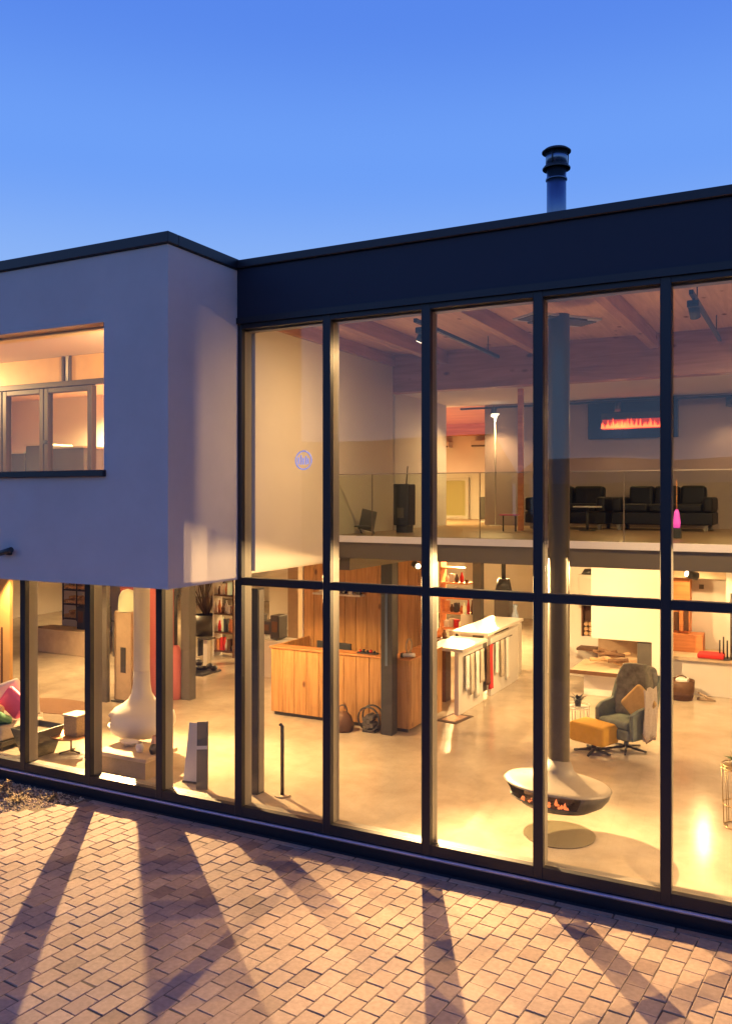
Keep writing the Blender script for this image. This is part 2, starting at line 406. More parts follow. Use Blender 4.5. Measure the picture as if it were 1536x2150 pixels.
# ================================================================== BUILDING
bld = thing('showroom_building', 'flat-roofed showroom with tall black-framed glass wall and grey rendered upper box', 'building', (0, 0, 0))
MX = [-8.745 + 1.092 * k for k in range(-4, 12)]   # mullion axes
X0, X1 = MX[0], MX[-1]
WX = -5.47                                          # right end of the rendered box
for x in MX:
    top = 5.30 if x > WX - .1 else 2.56
    # black outer cap and paler inner body
    B('mullion', M['black'], x - .045, x + .045, -.045, .03, .016, top, bld, .006, 1)
    B('inner_mullion', M['frame'], x - .032, x + .032, .031, .17, .001, top, bld, .004, 1)
for a, b in zip(MX[:-1], MX[1:]):
    hi = b > WX + .2
    B('glass_pane', M['glass'], a + .045, b - .045, .034, .048, .13, (2.50 if hi else 2.56), bld)
    B('sill_rail', M['black'], a + .0451, b - .0451, -.04, .03, .02, .125, bld)
    B('inner_sill', M['frame'], a + .0321, b - .0321, .052, .165, .0, .11, bld, .004, 1)
    if hi:
        B('transom', M['black'], a + .0451, b - .0451, -.04, .03, 2.495, 2.575, bld)
        B('inner_transom', M['frame'], a + .0321, b - .0321, .052, .15, 2.50, 2.565, bld, .004, 1)
        B('glass_pane', M['glass'], a + .045, b - .045, .034, .048, 2.57, 5.26, bld)
        B('head_rail', M['black'], a + .0451, b - .0451, -.04, .03, 5.235, 5.30, bld)
        B('inner_head_rail', M['frame'], a + .0321, b - .0321, .052, .16, 5.22, 5.30, bld)
B('base_ledge', M['ledge'], X0, X1, -.075, -.041, -.012, .018, bld, .012, 3)
B('plinth', M['black'], X0, X1, -.04, .0, -.168, .015, bld)
B('drainage_strip', M['blackgravel'], X0, X1, -.1, -.042, -.168, -.125, bld)
# fascia panels
xs = [WX, X1]
for a, b in zip(xs[:-1], xs[1:]):
    B('fascia_panel', M['fascia'], a + .003, b - .003, -.06, .1, 5.305, 5.874, bld, .004, 1)
B('fascia_drip', M['black'], WX, X1, -.075, -.061, 5.285, 5.35, bld)
B('roof_trim', M['black'], WX, X1, -.10, .25, 5.875, 5.96, bld, .008, 1)
B('roof', M['darkgrey'], -16, X1, .251, 15.3, 5.52, 5.9, bld)
# rendered box (wing)
WF = -1.167
wx0, wx1, wz0, wz1 = -9.55, -6.29, 3.69, 5.19       # window opening
wing = MB()
wing.box(-16, wx0, WF, WF + .3, 2.555, 5.86); wing.box(wx1, WX, WF, WF + .3, 2.555, 5.86)
wing.box(wx0, wx1, WF, WF + .3, 2.555, wz0); wing.box(wx0, wx1, WF, WF + .3, wz1, 5.86)
wing.box(WX - .3, WX, WF + .3, .0, 2.555, 5.86)
wing.box(-16, WX - .3, WF + .3, 0, 2.555, 2.9)
wing.build('rendered_wall', M['render'], bld)
B('box_roof', M['darkgrey'], -16, WX - .3, WF + .3, .25, 5.6, 5.85, bld)
mb = MB(); mb.box(-16, WX + .03, WF - .035, WF + .12, 5.865, 5.975); mb.box(WX - .12, WX + .03, WF + .121, .22, 5.865, 5.975)
mb.build('parapet_trim', M['black'], bld, .008, 1)
win = B('window', M['glass'], wx0, wx1, WF + .20, WF + .212, wz0, wz1, bld)
B('frame', M['black'], wx0, wx1 + .03, WF - .05, WF + .19, wz0 - .045, wz0 + .02, win, .005, 1)   # dark projecting sill
mb = MB(); mb.box(wx0, wx1, WF + .17, WF + .23, wz1 - .02, wz1 - .001); mb.box(wx1 - .02, wx1 - .001, WF + .17, WF + .23, wz0 + .021, wz1 - .021)
mb.build('edge_bead', M['whitegloss'], win)
# wall spotlight under the box window
ws = thing('wall_fixture', 'small black fixture on the grey rendered wall below the window', 'wall light', (-7.63, WF, 2.85))
MB().box(-.03, .03, -.03, 0, -.03, .03).build('bracket', M['dark'], ws)
MB().tube([(-.11, -.06, -.02), (.10, -.07, .03)], .03, 10).build('housing', M['dark'], ws)
# rendered upper room behind the box window
B('upper_room_floor', M['oakX'], -16, WX - .1, .001, 6, 2.70, 2.92, kind='structure')
B('upper_room_ceiling', M['ceilwhite'], -16, WX - .301, WF + .301, 6, 5.25, 5.35, kind='structure')
B('upper_room_wall_right', M['white'], -5.62, WX - .06, .002, 6, 2.92, 5.25, kind='structure')
B('upper_room_wall_back', M['white'], -16, -5.63, 3.9, 4.0, 2.92, 5.25, kind='structure')
# internal glazed partition in the upper room
gp = thing('glazed_partition', 'pale oak internal partition with two glazed sashes seen through the upper window', 'partition', (0, .5, 0))
pw = mat('partition_wood', (.6, .36, .14), .5, var=.1, scale=4)
pd = mat('partition_frame', (.05, .028, .01), .5)
B('header_panel', pw, -12.5, -8.60, -.03, .03, 4.93, 5.248, gp); B('header_panel', pw, -8.44, -7.0, -.03, .03, 4.93, 5.248, gp)
mb = MB(); mb.box(-8.60, -8.575, -.05, .05, 4.93, 5.248); mb.box(-8.465, -8.44, -.05, .05, 4.93, 5.248); mb.build('header_post', pd, gp)
MB().tube([(-8.52, -.02, 4.93), (-8.52, -.02, 5.248)], .028, 8).build('light_tube', M['whitegloss'], gp)
B('rail', pd, -12.5, -7.0, -.055, .045, 4.86, 4.93, gp, .005, 1)
for i, (a, b) in enumerate(((-12.4, -11.0), (-10.95, -9.72), (-9.70, -8.93), (-8.92, -8.08))):
    mb = MB(); w = .075
    mb.box(a, a + w, -.05, .04, 2.95, 4.855); mb.box(b - w, b, -.05, .04, 2.95, 4.855); mb.box(a + w, b - w, -.05, .04, 4.79, 4.855); mb.box(a + w, b - w, -.05, .04, 2.95, 3.1)
    sash = mb.build('sash', pd, gp, .006, 1)
    B('pane', M['rail_glass'], a + w, b - w, -.008, .004, 3.1, 4.79, sash)
MB().tube([(-8.86, -.05, 4.15), (-8.86, -.1, 4.15)], .025, 10).build('handle', M['dark'], gp)
for nm, lb, x0, x1, z1 in (('office_cabinet', 'wider grey cabinet top behind the right glazed sash upstairs', -10.95, -10.2, 4.24), ('office_cabinet', 'taller grey block between the two sashes upstairs', -11.5, -11.0, 4.30), ('office_cabinet', 'lowest pale grey block behind the left sash upstairs', -11.85, -11.52, 4.18)):
    t = thing(nm, lb, 'cabinet', (0, 0, 0), 0, 'grey cabinets in the upper room')
    B('carcass', M['screen'], x0, x1, 2.4, 2.9, 2.92, z1 - .03, t, .01, 1); B('top', M['whitegloss'], x0 - .01, x1 + .01, 2.38, 2.92, z1 - .03, z1, t)

# ------------------------------------------------------------------ interior shell
B('floor', M['floor'], -20, 7, .0, 17, -.165, 0, kind='structure')
B('wall_back', M['white'], -20, 7, 16, 16.2, 0, 2.68, kind='structure')
B('wall_far_left', M['white'], -20.2, -20.001, 0, 16, 0, 2.68, kind='structure')
B('wall_right', M['white'], 7.001, 7.2, 0, 16, 0, 5.5, kind='structure')
B('ground_ceiling', M['ceilwhite'], -20, WX - .001, .06, 16, 2.60, 2.699, kind='structure')
# tall hall: left wall, ceiling and its timber
lw = MB(); lw.box(WX + .001, -5.40, .18, 3.64, 2.63, 5.32); lw.build('hall_wall_left', M['hallwall'], kind='structure')
hc = B('hall_ceiling', M['ceilwood'], WX, 7, .1, 3.64, 5.485, 5.515, kind='structure')
for bx in (-4.60, -3.20, -1.78, -.36, 1.06, 2.5, 3.9):
    B('ceiling_beam', M['glulam'], bx - .055, bx + .055, .17, 3.64, 5.30, 5.483, hc, .006, 1)
B('ceiling_beam', M['glulam'], WX + .01, -5.36, .17, 3.64, 5.323, 5.483, hc, .006, 1)
B('cross_beam', M['glulamX'], -5.46, 7, 3.645, 3.84, 4.94, 5.51, hc, .008, 1)
# mezzanine
mz = B('mezzanine_slab', M['white'], -5.39, 7, 1.90, 10.2, 2.87, 2.95, kind='structure')
B('edge_beam', M['steel'], -5.36, 7, 1.92, 2.06, 2.665, 2.868, mz)
B('edge_beam', M['steel'], -5.455, -5.25, 2.061, 4.3, 2.50, 2.868, mz)
B('soffit', M['ceilwhite'], -5.249, 7, 2.061, 15.9, 2.70, 2.869, mz)
B('mezzanine_floor', mat('mezzanine_floor', (.3, .2, .12), .35, var=.1, scale=3), -5.39, 7, 1.97, 6.29, 2.951, 2.955, mz)
B('mezzanine_landing', mat('landing_floor', (.42, .3, .2), .35, var=.1, scale=3), -10, -4.95, 4.0, 10, 2.93, 2.952, kind='structure')
B('mezzanine_ceiling', M['white'], -10, 7, 3.841, 6.3, 4.985, 5.03, kind='structure')
B('landing_ceiling', M['orangewood'], -10, -4.96, 6.301, 10, 4.985, 5.03, kind='structure')
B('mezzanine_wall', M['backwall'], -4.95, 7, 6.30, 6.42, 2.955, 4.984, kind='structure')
B('landing_wall', M['white'], -10, -4.95, 10, 10.12, 2.95, 4.984, kind='structure')
B('landing_wall_side', M['white'], -10.1, -10.001, 4, 10, 2.95, 4.984, kind='structure')
B('landing_wall_front', M['white'], -10, WX - .0, 3.86, 3.98, 2.95, 4.984, kind='structure')
B('landing_bulkhead', M['orangewood'], -10, -4.96, 9.7, 9.99, 4.75, 4.984, kind='structure')
# balustrade
bal = thing('glass_balustrade', 'frameless glass balustrade along the white mezzanine edge', 'balustrade', (0, 1.945, 2.95))
bx = [-5.37, -4.87, -3.46, -1.82, -.28, 1.25, 2.8, 4.4, 6.0]
for a, b in zip(bx[:-1], bx[1:]):
    B('glass_panel', M['rail_glass'], a + .008, b - .008, -.006, .006, -.08, .765, bal)
B('handrail', M['frame'], -5.37, 6, -.009, .009, .766, .777, bal)
for b in bx[1:-1]: MB().box(b - .004, b + .004, -.007, .007, -.02, .765).build('joint_strip', M['steel'], bal)

# door and furniture on the landing
dr = thing('glazed_door', 'pale framed glazed opening in the bright back wall upstairs', 'door', (-6.97, 9.99, 2.952))
mb = MB(); mb.box(-.36, -.28, -.06, 0, 0, .9); mb.box(.28, .36, -.06, 0, 0, .9); mb.box(-.28, .28, -.06, 0, .83, .9); mb.box(-.28, .28, -.06, 0, 0, .07); mb.build('frame', M['whitegloss'], dr, .006, 1)
B('pane', mat('door_pane', (.45, .42, .2), .3), -.28, .28, -.03, -.01, .07, .83, dr)
for x0, x1, lb in ((-9.6, -7.0, 'long narrow wall duct high on the bright landing wall'), (-6.5, -5.9, 'short wall duct beside the long one on the landing wall')):
    t = thing('wall_duct', lb, 'duct', (0, 9.9, 4.5), 0, 'ducts on the landing wall'); B('casing', M['whitegloss'], x0, x1, -.15, .09, .0, .13, t, .01, 1); B('grille', M['darkgrey'], x0 + .02, x1 - .02, -.153, -.151, .0, .035, t)
sp = thing('floor_speaker', 'dark upright speaker on white foot near the mezzanine wall corner', 'speaker', (-5.55, 8.0, 2.952))
B('cabinet', M['darkgrey'], -.09, .09, -.09, .09, .06, .48, sp, .01, 1); B('foot', M['whitegloss'], -.07, .07, -.07, .07, 0, .059, sp)

# spotlights -------------------------------------------------------
def add_light(parent, power, size=140, blend=.5, rad=.035, aim=(0, 0, -1), col=WARM, off=.16):
    ld = bpy.data.lights.new('bulb', 'SPOT'); ld.energy = power; ld.color = col; ld.spot_size = R(size); ld.spot_blend = blend; ld.shadow_soft_size = rad
    lo = bpy.data.objects.new('bulb', ld); COL.objects.link(lo); lo.parent = parent
    a = Vector(aim).normalized(); lo.location = a * off
    lo.rotation_euler = a.to_track_quat('-Z', 'Y').to_euler()
def spot(x, y, z, aim, power, label, size=150, blend=.4, rad=.03, group='spotlights under the ceiling', col=WARM, drop=.1, lens='lamp_on'):
    t = thing('spotlight', label, 'spotlight', (x, y, z), 0, group)
    a = Vector(aim).normalized()
    MB().tube([(0, 0, 0), (0, 0, drop)], .012, 8).build('stem', M['dark'], t)
    h = MB().tube([-a * .05, a * .09], .048, 14).build('housing', M['dark'], t)
    MB().tube([a * .091, a * .094], .036, 14).build('lens', M[lens], t)
    if power: add_light(t, power, size, blend, rad, aim, col, .11)
    return t
PK = 1.0
GF = [ # under the box / mezzanine, ground floor
 (-9.95, 3.2, 2.44, (.62, -.8, -.12), 6800, 'spotlight under the ceiling behind the dark panel beside the red partition', 112),
 (-4.75, 3.0, 2.52, (.78, -.8, -.12), 5200, 'spotlight hung near the dark bulkhead beside the wooden desk', 98),
 (-1.25, 3.1, 2.52, (-.80, -.72, .26), 2300, 'spotlight just below the grey mezzanine beam at the right-hand panes', 60),
 (-7.2, 2.6, 2.44, (.1, .3, -1), 220, 'spotlight over the open floor in front of the wooden desk', 110),
 (-6.9, 10.3, 2.44, (.3, -.5, -1), 420, 'spotlight whose streak shows on the floor left of the white counter', 150),
 (-6.83, 12.3, 2.44, (.2, -.5, -1), 420, 'spotlight deep in the showroom behind the counter', 150),
 (-1.63, 8.03, 2.52, (-.25, -.1, -1), 75, 'spotlight over the hearth bench and the log basket', 150),
 (-3.3, 5.6, 2.52, (.05, .5, -.9), 260, 'spotlight lighting the white chimney breast', 150),
 (-9.0, 10.0, 2.44, (.1, -.3, -1), 360, 'spotlight behind the tall wooden desk wall', 150),
 (-12.6, 5.0, 2.44, (.3, -.3, -1), 340, 'spotlight beyond the red partition', 150),
 (-15.5, 9.5, 2.44, (.0, -.1, -1), 380, 'spotlight in the farthest corner beyond the log rack', 150),
 (-10.8, 12.0, 2.44, (.0, -.3, -1), 380, 'spotlight over the far vase of branches', 150),
 (1.9, 2.9, 2.52, (-.55, -.8, -.12), 2300, 'spotlight under the mezzanine edge just outside the right picture edge', 90),
 (1.6, 5.0, 2.52, (-.3, -.2, -1), 300, 'spotlight under the mezzanine outside the right edge', 150),
 (-6.4, 6.4, 2.44, (.5, -.3, -1), 300, 'spotlight over the back of the desk', 150),
 (-11.5, 1.8, 2.44, (.3, .2, -1), 170, 'spotlight over the cushions at the left end', 110),
]
for x, y, z, aim, p, lb, sz in GF: spot(x, y, z, aim, p * (PK if p > 1000 else 2.5), lb, sz, blend=(1 if sz == 60 else .7 if p > 1000 else .4), rad=(.07 if sz == 60 else .02 if p > 1000 else .04))
HS = 'track spotlights in the tall hall'
for x, lb, lb2, p in ((-3.66, 'black ceiling track in the hall nearest the tall white side wall', 'black spotlight head on the track nearest the tall white side wall', 620), (-.97, 'black ceiling track in the hall at the right-hand pane', 'black spotlight head on the track at the right-hand pane', 620)):
    t = thing('ceiling_track', lb, 'light track', (x, 0, 5.27)); B('rail', M['dark'], -.018, .018, .55, 3.2, -.02, .02, t)
    for yy in (1.0, 2.8): MB().tube([(0, yy, .02), (0, yy, .213)], .006, 6).build('hanger', M['dark'], t)
    s = spot(x, .75, 5.16, ((-.5, .0, -1) if x < -2 else (.1, .75, -1)), p * (.42 if x < -2 else .8), lb2, (170 if x < -2 else 125), 1, .05, HS, drop=.09)
    MB().box(-.05, .05, -.09, .02, .0, .06).build('driver_box', M['dark'], s, .005, 1)
for x, lb in ((1.2, 'black spotlight head in the hall just beyond the right edge'), (3.6, 'black spotlight head in the hall farthest beyond the right edge')): spot(x, .9, 5.16, (-.1, .75, -1), 460, lb, 125, .8, .05, HS)
tr = thing('ceiling_track', 'long dark track along the top of the mezzanine back wall', 'light track', (0, 6.2, 4.93)); B('rail', M['dark'], -5.35, 6, -.02, .02, -.015, .015, tr)
for x, p, lb in ((-4.72, 170, 'spotlight on the wall track beside the slim floor lamp'), (-2.7, 40, 'spotlight on the wall track above the electric fire'), (-1.1, 40, 'spotlight on the wall track right of the electric fire')):
    spot(x, 6.1, 4.86, (0, -.5, -1), p, lb, 150, .8, .04, 'small spotlights over the mezzanine', drop=.07, lens='darkgrey' if x > -4 else 'lamp_on')
for x, y, lb in ((-8.0, 7.2, 'small black spotlight at the left end of the orange landing ceiling'), (-6.6, 6.9, 'small black spotlight in the middle of the orange landing ceiling')):
    spot(x, y, 4.88, (0, .1, -1), 800, lb, 165, .8, .05, 'spotlights on the landing')
# light in the upper box
spot(-5.95, -.45, 5.12, (-.6, .25, -.35), 600, 'spotlight near the ceiling just inside the upper box window', 175, 1, .08, 'spotlights in the upper box')
spot(-11.2, -.4, 5.12, (.3, .2, -.3), 480, 'spotlight inside the upper box beyond the left edge', 175, 1, .08, 'spotlights in the upper box')
spot(-10.4, 3.35, 5.12, (0, .0, -1), 3000, 'spotlight behind the glazed partition upstairs', 170, 1, .08, 'spotlights in the upper box')

# ================================================================== EXTERIOR THINGS
ch = thing('chimney_pipe', 'round steel chimney pipe with double cowl above the black roof edge', 'chimney', (-2.33, 1.1, 5.9))
ch.scale = (1, 1, 1.07)
MB().tube([(0, 0, 0), (0, 0, .86)], .098, 28).build('pipe', M['chrome'], ch)
MB().tube([(0, 0, .72), (0, 0, .735)], .108, 28).build('clamp_band', M['chrome'], ch)
MB().lathe([(.14, .825), (.142, .835), (.112, .868), (.10, .872), (.098, .865), (.128, .825)], n=28).build('lower_cowl', M['dark'], ch)
MB().tube([(0, 0, .87), (0, 0, .985)], .108, 28).build('vent_collar', M['chrome'], ch)
MB().lathe([(.146, .985), (.147, .995), (.12, 1.015), (.06, 1.026), (.0, 1.028)], n=28).build('cap', M['dark'], ch, solid=.008)
for a in (.4, 2.5, 4.6): MB().tube([(.115 * math.cos(a), .115 * math.sin(a), .86), (.12 * math.cos(a), .12 * math.sin(a), .985)], .006, 6).build('strut', M['dark'], ch)
MB().tube([(0, 0, -.01), (0, 0, .03)], [.2, .11], 28).build('flashing', M['dark'], ch)

# buildings opposite, behind the photographer (seen only mirrored in the panes)
def house(x0, x1, y, h, roof, label):
    t = thing('house', label, 'house', (0, 0, 0), 0, 'houses across the road')
    B('wall', mat('brick_wall', (.09, .07, .06), .9, var=.2, scale=2), x0, x1, y - 8, y, -.2, h, t)
    mb = MB(); mb.add([(x0 - .3, y + .3, h), (x1 + .3, y + .3, h), (x1 + .3, y - 8.3, h), (x0 - .3, y - 8.3, h), (x0 - .3, y - 4, h + roof), (x1 + .3, y - 4, h + roof)],
                      [(0, 1, 5, 4), (2, 3, 4, 5), (0, 4, 3), (1, 2, 5), (0, 3, 2, 1)]); mb.build('roof', M['darkgrey'], t)
house(-34, -16, -34, 4.6, 2.2, 'dark low house across the road, wider of the two')
house(-12, 6, -30, 4.0, 1.2, 'dark low house across the road with the flatter roof')
house(12, 34, -34, 5, 2, 'dark house across the road at the far end')

# ================================================================== SUSPENDED FIREPLACES
fp = thing('suspended_fireplace', 'hanging cream and black bowl fireplace on a tall grey flue in the hall', 'fireplace', (-2.31, 1.12, 0))
MB().tube([(0, 0, .74), (0, 0, 5.30)], .108, 32, False).build('flue', M['flue'], fp)
prof_o = [(.02, .25), (.2, .262), (.36, .305), (.47, .375), (.52, .445), (.535, .515)]
def op_keep(i, a): return not (i in (3, 4) and abs((a - R(250) + math.pi) % (2 * math.pi) - math.pi) < R(62))
MB().lathe(prof_o, n=64, keep=op_keep).build('bowl', M['dark'], fp, solid=.012)
def up_keep(i, a): return True
MB().lathe([(.536, .515), (.525, .527), (.48, .54), (.40, .556), (.31, .578), (.22, .61), (.16, .655), (.112, .76)], n=64).build('hood', M['cream'], fp, solid=.01)
MB().lathe([(.537, .508), (.542, .514), (.537, .520)], n=64).build('rim', M['cream'], fp)
lg = MB(); r2 = random.Random(4)
for k in range(9):
    a = r2.uniform(0, 3.14); cx, cy = r2.uniform(-.2, .15), r2.uniform(-.3, -.05); d = Vector((math.cos(a), math.sin(a) * .5, r2.uniform(-.15, .15))) * .13
    c = Vector((cx, cy, .33 + .02 * k * .5)); lg.tube([c - d, c + d], .022, 7)
lg.build('log', M['log'], fp)
fl = MB()
for k in range(22):
    cx, cy = r2.uniform(-.28, .2), r2.uniform(-.36, -.2); h = r2.uniform(.03, .08)
    fl.lathe([(.0, 0), (.018, .02), (.012, .05 * h / .08), (.0, h)], (cx, cy, .34), 8)
fl.build('flame', M['ember'], fp)
MB().tube([(0, 0, .3), (0, 0, .325)], .3, 24).build('ember_bed', M['log'], fp)
_piv = Matrix.Translation((0, 0, .72)) @ Matrix.Rotation(R(4.5), 4, Vector((-.256, .967, 0))) @ Matrix.Rotation(R(-4), 4, Vector((.967, .256, 0))) @ Matrix.Translation((0, 0, -.72))
for o in list(S.objects):
    if o.parent == fp and not o.name.startswith('flue'): o.matrix_local = _piv @ o.matrix_local
cp = thing('flue_ceiling_plate', 'square ceiling plate with two grilles round the flue', 'ceiling plate', (-2.36, 1.24, 5.27), R(52))
B('plate', M['whitegloss'], -.42, .42, -.2, .2, 0, .022, cp, .004, 1)
B('collar', M['flue'], -.24, .24, -.19, .19, -.02, -.001, cp, .004, 1)
for x0 in (-.405, .26):
    g = B('grille', M['darkgrey'], x0, x0 + .145, -.13, .13, -.006, -.001, cp)
    mb = MB()
    for k in range(6): mb.box(x0, x0 + .145, -.12 + k * .044, -.105 + k * .044, -.012, -.0065)
    mb.build('louvre_slats', M['frame'], g)
pl = tag(MB().tube([(-2.30, 1.09, .0005), (-2.30, 1.09, .008)], .36, 48).build('floor_disc', M['floordisc']), 'round dark disc on the floor under the hanging fireplace', 'floor plate')  # thin dark disc lying flat below the bowl

wf = thing('suspended_fireplace', 'white bell-shaped hanging fireplace below the grey box behind the left panes', 'fireplace', (-8.02, 1.3, 0))
def wk(i, a): return not (i in (4, 5) and abs((a - R(215) + math.pi) % (2 * math.pi) - math.pi) < R(34))
MB().lathe([(.0, .22), (.18, .225), (.31, .25), (.40, .31), (.445, .39), (.45, .45), (.43, .53), (.36, .60), (.26, .655), (.18, .72), (.135, .80), (.115, .92), (.108, 1.1)], n=64, keep=wk).build('bell', M['whitegloss'], wf, solid=.012)
MB().tube([(0, 0, 1.1), (0, 0, 2.6)], .107, 28, False).build('flue', M['whitegloss'], wf)
MB().lathe([(.0, .3), (.34, .3), (.42, .46), (.25, .58), (0, .6)], n=32).build('inner_liner', M['tan'], wf)

# ================================================================== DESK
dk = thing('reception_desk', 'L-shaped reception desk clad in orange oak planks behind the black column', 'desk', (0, 0, 0))
TH2 = .03
def planks(name, x0, x1, y0, y1, z0, z1, n, axis, parent, m, gap=.006, rnd_=.004):
    ln = ((x1 - x0) if axis == 'X' else (y1 - y0)) / n
    for k in range(n):
        q = random.uniform(0, rnd_)
        if axis == 'X': B(name, m, x0 + k * ln + gap / 2, x0 + (k + 1) * ln - gap / 2, y0 - q, y1, z0, z1, parent, .004, 1)
        else: B(name, m, x0, x1 + q, y0 + k * ln + gap / 2, y0 + (k + 1) * ln - gap / 2, z0, z1, parent, .004, 1)
planks('plank', -7.60, -5.20, 3.78, 3.815, .06, 1.05, 11, 'X', dk, M['oak'])
planks('plank', -5.235, -5.195, 3.82, 5.0, .06, 1.05, 5, 'Y', dk, M['oak'])
planks('plank', -7.60, -7.565, 3.82, 4.9, .06, 1.08, 5, 'Y', dk, M['oak'])
B('kickboard', M['dark'], -7.56, -5.25, 3.83, 3.85, 0, .0595, dk)
B('desk_top', M['oakX'], -7.62, -5.18, 3.76, 4.02, 1.052, 1.078, dk, .004, 1)
B('desk_top', M['oakX'], -5.55, -5.18, 4.021, 5.0, 1.052, 1.078, dk, .004, 1)
B('inner_shelf', M['dark'], -7.5, -5.6, 4.05, 4.5, .74, .76, dk)
ww = thing('wood_panel_wall', 'tall wall of orange oak planks standing behind the reception desk', 'panel wall', (0, 0, 0))
planks('plank', -7.73, -6.12, 4.98, 5.02, 0, 2.58, 8, 'X', ww, M['oak'])
planks('plank', -5.95, -5.42, 4.98, 5.02, 0, 2.49, 3, 'X', ww, M['oak'])
B('dark_recess', M['darkgrey'], -6.115, -5.955, 5.03, 5.06, 0, 2.49, ww)
B('edge_post', M['whitegloss'], -6.13, -6.112, 4.96, 5.03, 0, 2.49, ww)
B('edge_post', M['whitegloss'], -7.75, -7.732, 4.96, 5.03, 0, 2.58, ww)
ws_ = thing('wall_shelf', 'small white shelf high on the oak plank wall', 'shelf', (0, 0, 0)); B('board', M['whitegloss'], -7.45, -6.55, 4.8, 4.975, 1.80, 1.83, ws_)
for k in range(6):
    x = -7.35 + k * .14; B('bottle', M['darkgrey'] if k % 2 else M['whitegloss'], x, x + .07, 4.85, 4.92, 1.831, 1.831 + .08 + .03 * (k % 3), ws_)
dr2 = thing('desk_monitor', 'dark flat monitor lying low behind the desk front', 'monitor', (-6.75, 4.3, .99), R(-4)); B('screen', M['dark'], -.32, .32, -.02, .02, .0, .14, dr2, .005, 1); B('stand', M['frame'], -.1, .1, .02, .06, -.23, .05, dr2)
rd = thing('bowl_of_items', 'small dark clutter on the desk edge beside the black column', 'tray', (-5.95, 3.9, 1.078)); B('tray', M['dark'], -.15, .17, -.05, .05, 0, .02, rd); 
for k in range(5): MB().tube([(-.12 + .06 * k, 0, .02), (-.12 + .06 * k, 0, .05 + .01 * (k % 2))], .02, 8).build('jar', M['redfab'] if k % 3 == 0 else M['dark'], rd)
# black column
cl = thing('steel_column', 'black square steel column in front of the oak desk', 'column', (-5.46, 3.64, 0)); B('shaft', M['dark'], -.09, .09, -.09, .09, 0, 2.70, cl, .005, 1)
B('socket_strip', M['chrome'], -.02, .02, -.096, -.091, 1.0, 2.1, cl)
# hoop holder near desk
hp = thing('log_holder', 'dark rounded hoop log holder on the floor against the desk', 'log holder', (-5.85, 3.55, 0))
MB().ring((0.1, 0, .2), .17, .014, 28, 8, 'Y').build('hoop', M['dark'], hp); MB().ring((.1, .14, .2), .17, .014, 28, 8, 'Y').build('hoop', M['dark'], hp)
MB().box(.0, .2, 0, .14, .0, .03).build('foot', M['dark'], hp)
for k in range(7): a = k * .9; MB().tube([(.1 + .07 * math.cos(a) * (k > 0), -.02, .16 + .07 * math.sin(a) * (k > 0)), (.1 + .07 * math.cos(a) * (k > 0), .16, .16 + .07 * math.sin(a) * (k > 0))], .034, 9).build('log', M['darkgrey'], hp)
bg2 = thing('floor_bag', 'slumped dark bag on the floor beside the hoop log holder', 'bag', (-6.15, 3.5, 0)); 
MB().lathe([(.0, 0), (.15, .0), (.17, .08), (.13, .2), (.07, .27), (0, .28)], n=18).build('body', M['brown'], bg2); MB().ring((0, 0, .3), .07, .01, 16, 6, 'Y').build('handle', M['dark'], bg2)
plant = thing('desk_ornament', 'looped dark ornament at the corner of the desk', 'ornament', (-5.3, 3.98, 1.078))
MB().ring((0, 0, .16), .1, .014, 24, 6, 'X').build('loop', M['tan'], plant); MB().tube([(0, 0, 0), (0, 0, .06)], .05, 12).build('foot', M['dark'], plant)
ph = thing('scanner', 'small white and black scanner on the corner of the desk', 'scanner', (-5.28, 3.85, 1.079)); MB().tube([(-.05, 0, .035), (.12, .03, .05)], .03, 10).build('body', M['whitegloss'], ph); MB().tube([(-.09, -.005, .033), (-.05, 0, .035)], .035, 10).build('nose', M['dark'], ph)

# white counter section
wc = thing('white_counter', 'white counter with draped scarves hanging along its side, behind the oak desk', 'counter', (0, 0, 0))
B('side_panel', M['whitegloss'], -5.0, -4.93, 5.03, 6.15, .0, 1.0, wc, .004, 1)
B('side_panel', M['whitegloss'], -5.0, -4.93, 6.55, 8.1, .0, 1.0, wc, .004, 1)
B('back_panel', M['darkgrey'], -5.02, -5.001, 6.15, 6.55, .1, 1.0, wc)
B('top', M['whitegloss'], -5.5, -4.86, 5.03, 6.2, 1.001, 1.05, wc, .006, 1)
B('top', M['whitegloss'], -5.5, -4.86, 6.201, 8.2, 1.09, 1.14, wc, .006, 1)
B('rail', M['dark'], -4.9, -4.885, 5.2, 7.6, .9, .915, wc)
for k, (yy, mm) in enumerate(((5.3, 'paper'), (5.5, 'throw'), (5.75, 'paper'), (5.98, 'throw'), (6.3, 'brown'), (6.45, 'redfab'), (6.75, 'paper'), (7.0, 'throw'), (7.3, 'paper'))):
    mb = MB(); n = 10; L = .55 + .1 * (k % 3)
    vs = []
    for i in range(n + 1):
        for s_ in (0, 1):
            for j in (0, 1): pass
    cols = 7; vs = []; fs = []
    for i in range(n + 1):
        f = i / n
        for j in range(cols):
            g = j / (cols - 1) - .5; vs.append((-4.885 + .02 * math.sin(j * 2.2 + k) * (.3 + f), yy + g * .17 * (1 - .25 * math.sin(3 * f)), .91 - L * f))
    for i in range(n):
        for j in range(cols - 1): a = i * cols + j; fs.append((a, a + 1, a + cols + 1, a + cols))
    mb.add(vs, fs, True)
    o = mb.build('hanging_scarf', M[mm], solid=.006)
    tag(o, ['cream scarf at the desk end of the counter rail', 'beige scarf second from the desk on the counter rail', 'cream scarf third from the desk on the rail', 'beige scarf just before the dark gap in the counter', 'brown scarf in the dark gap of the counter', 'red scarf in the dark gap of the counter', 'cream scarf just past the dark gap', 'beige scarf past the dark gap', 'cream scarf at the far end of the counter rail'][k], 'scarf', 'scarves hanging on the counter')
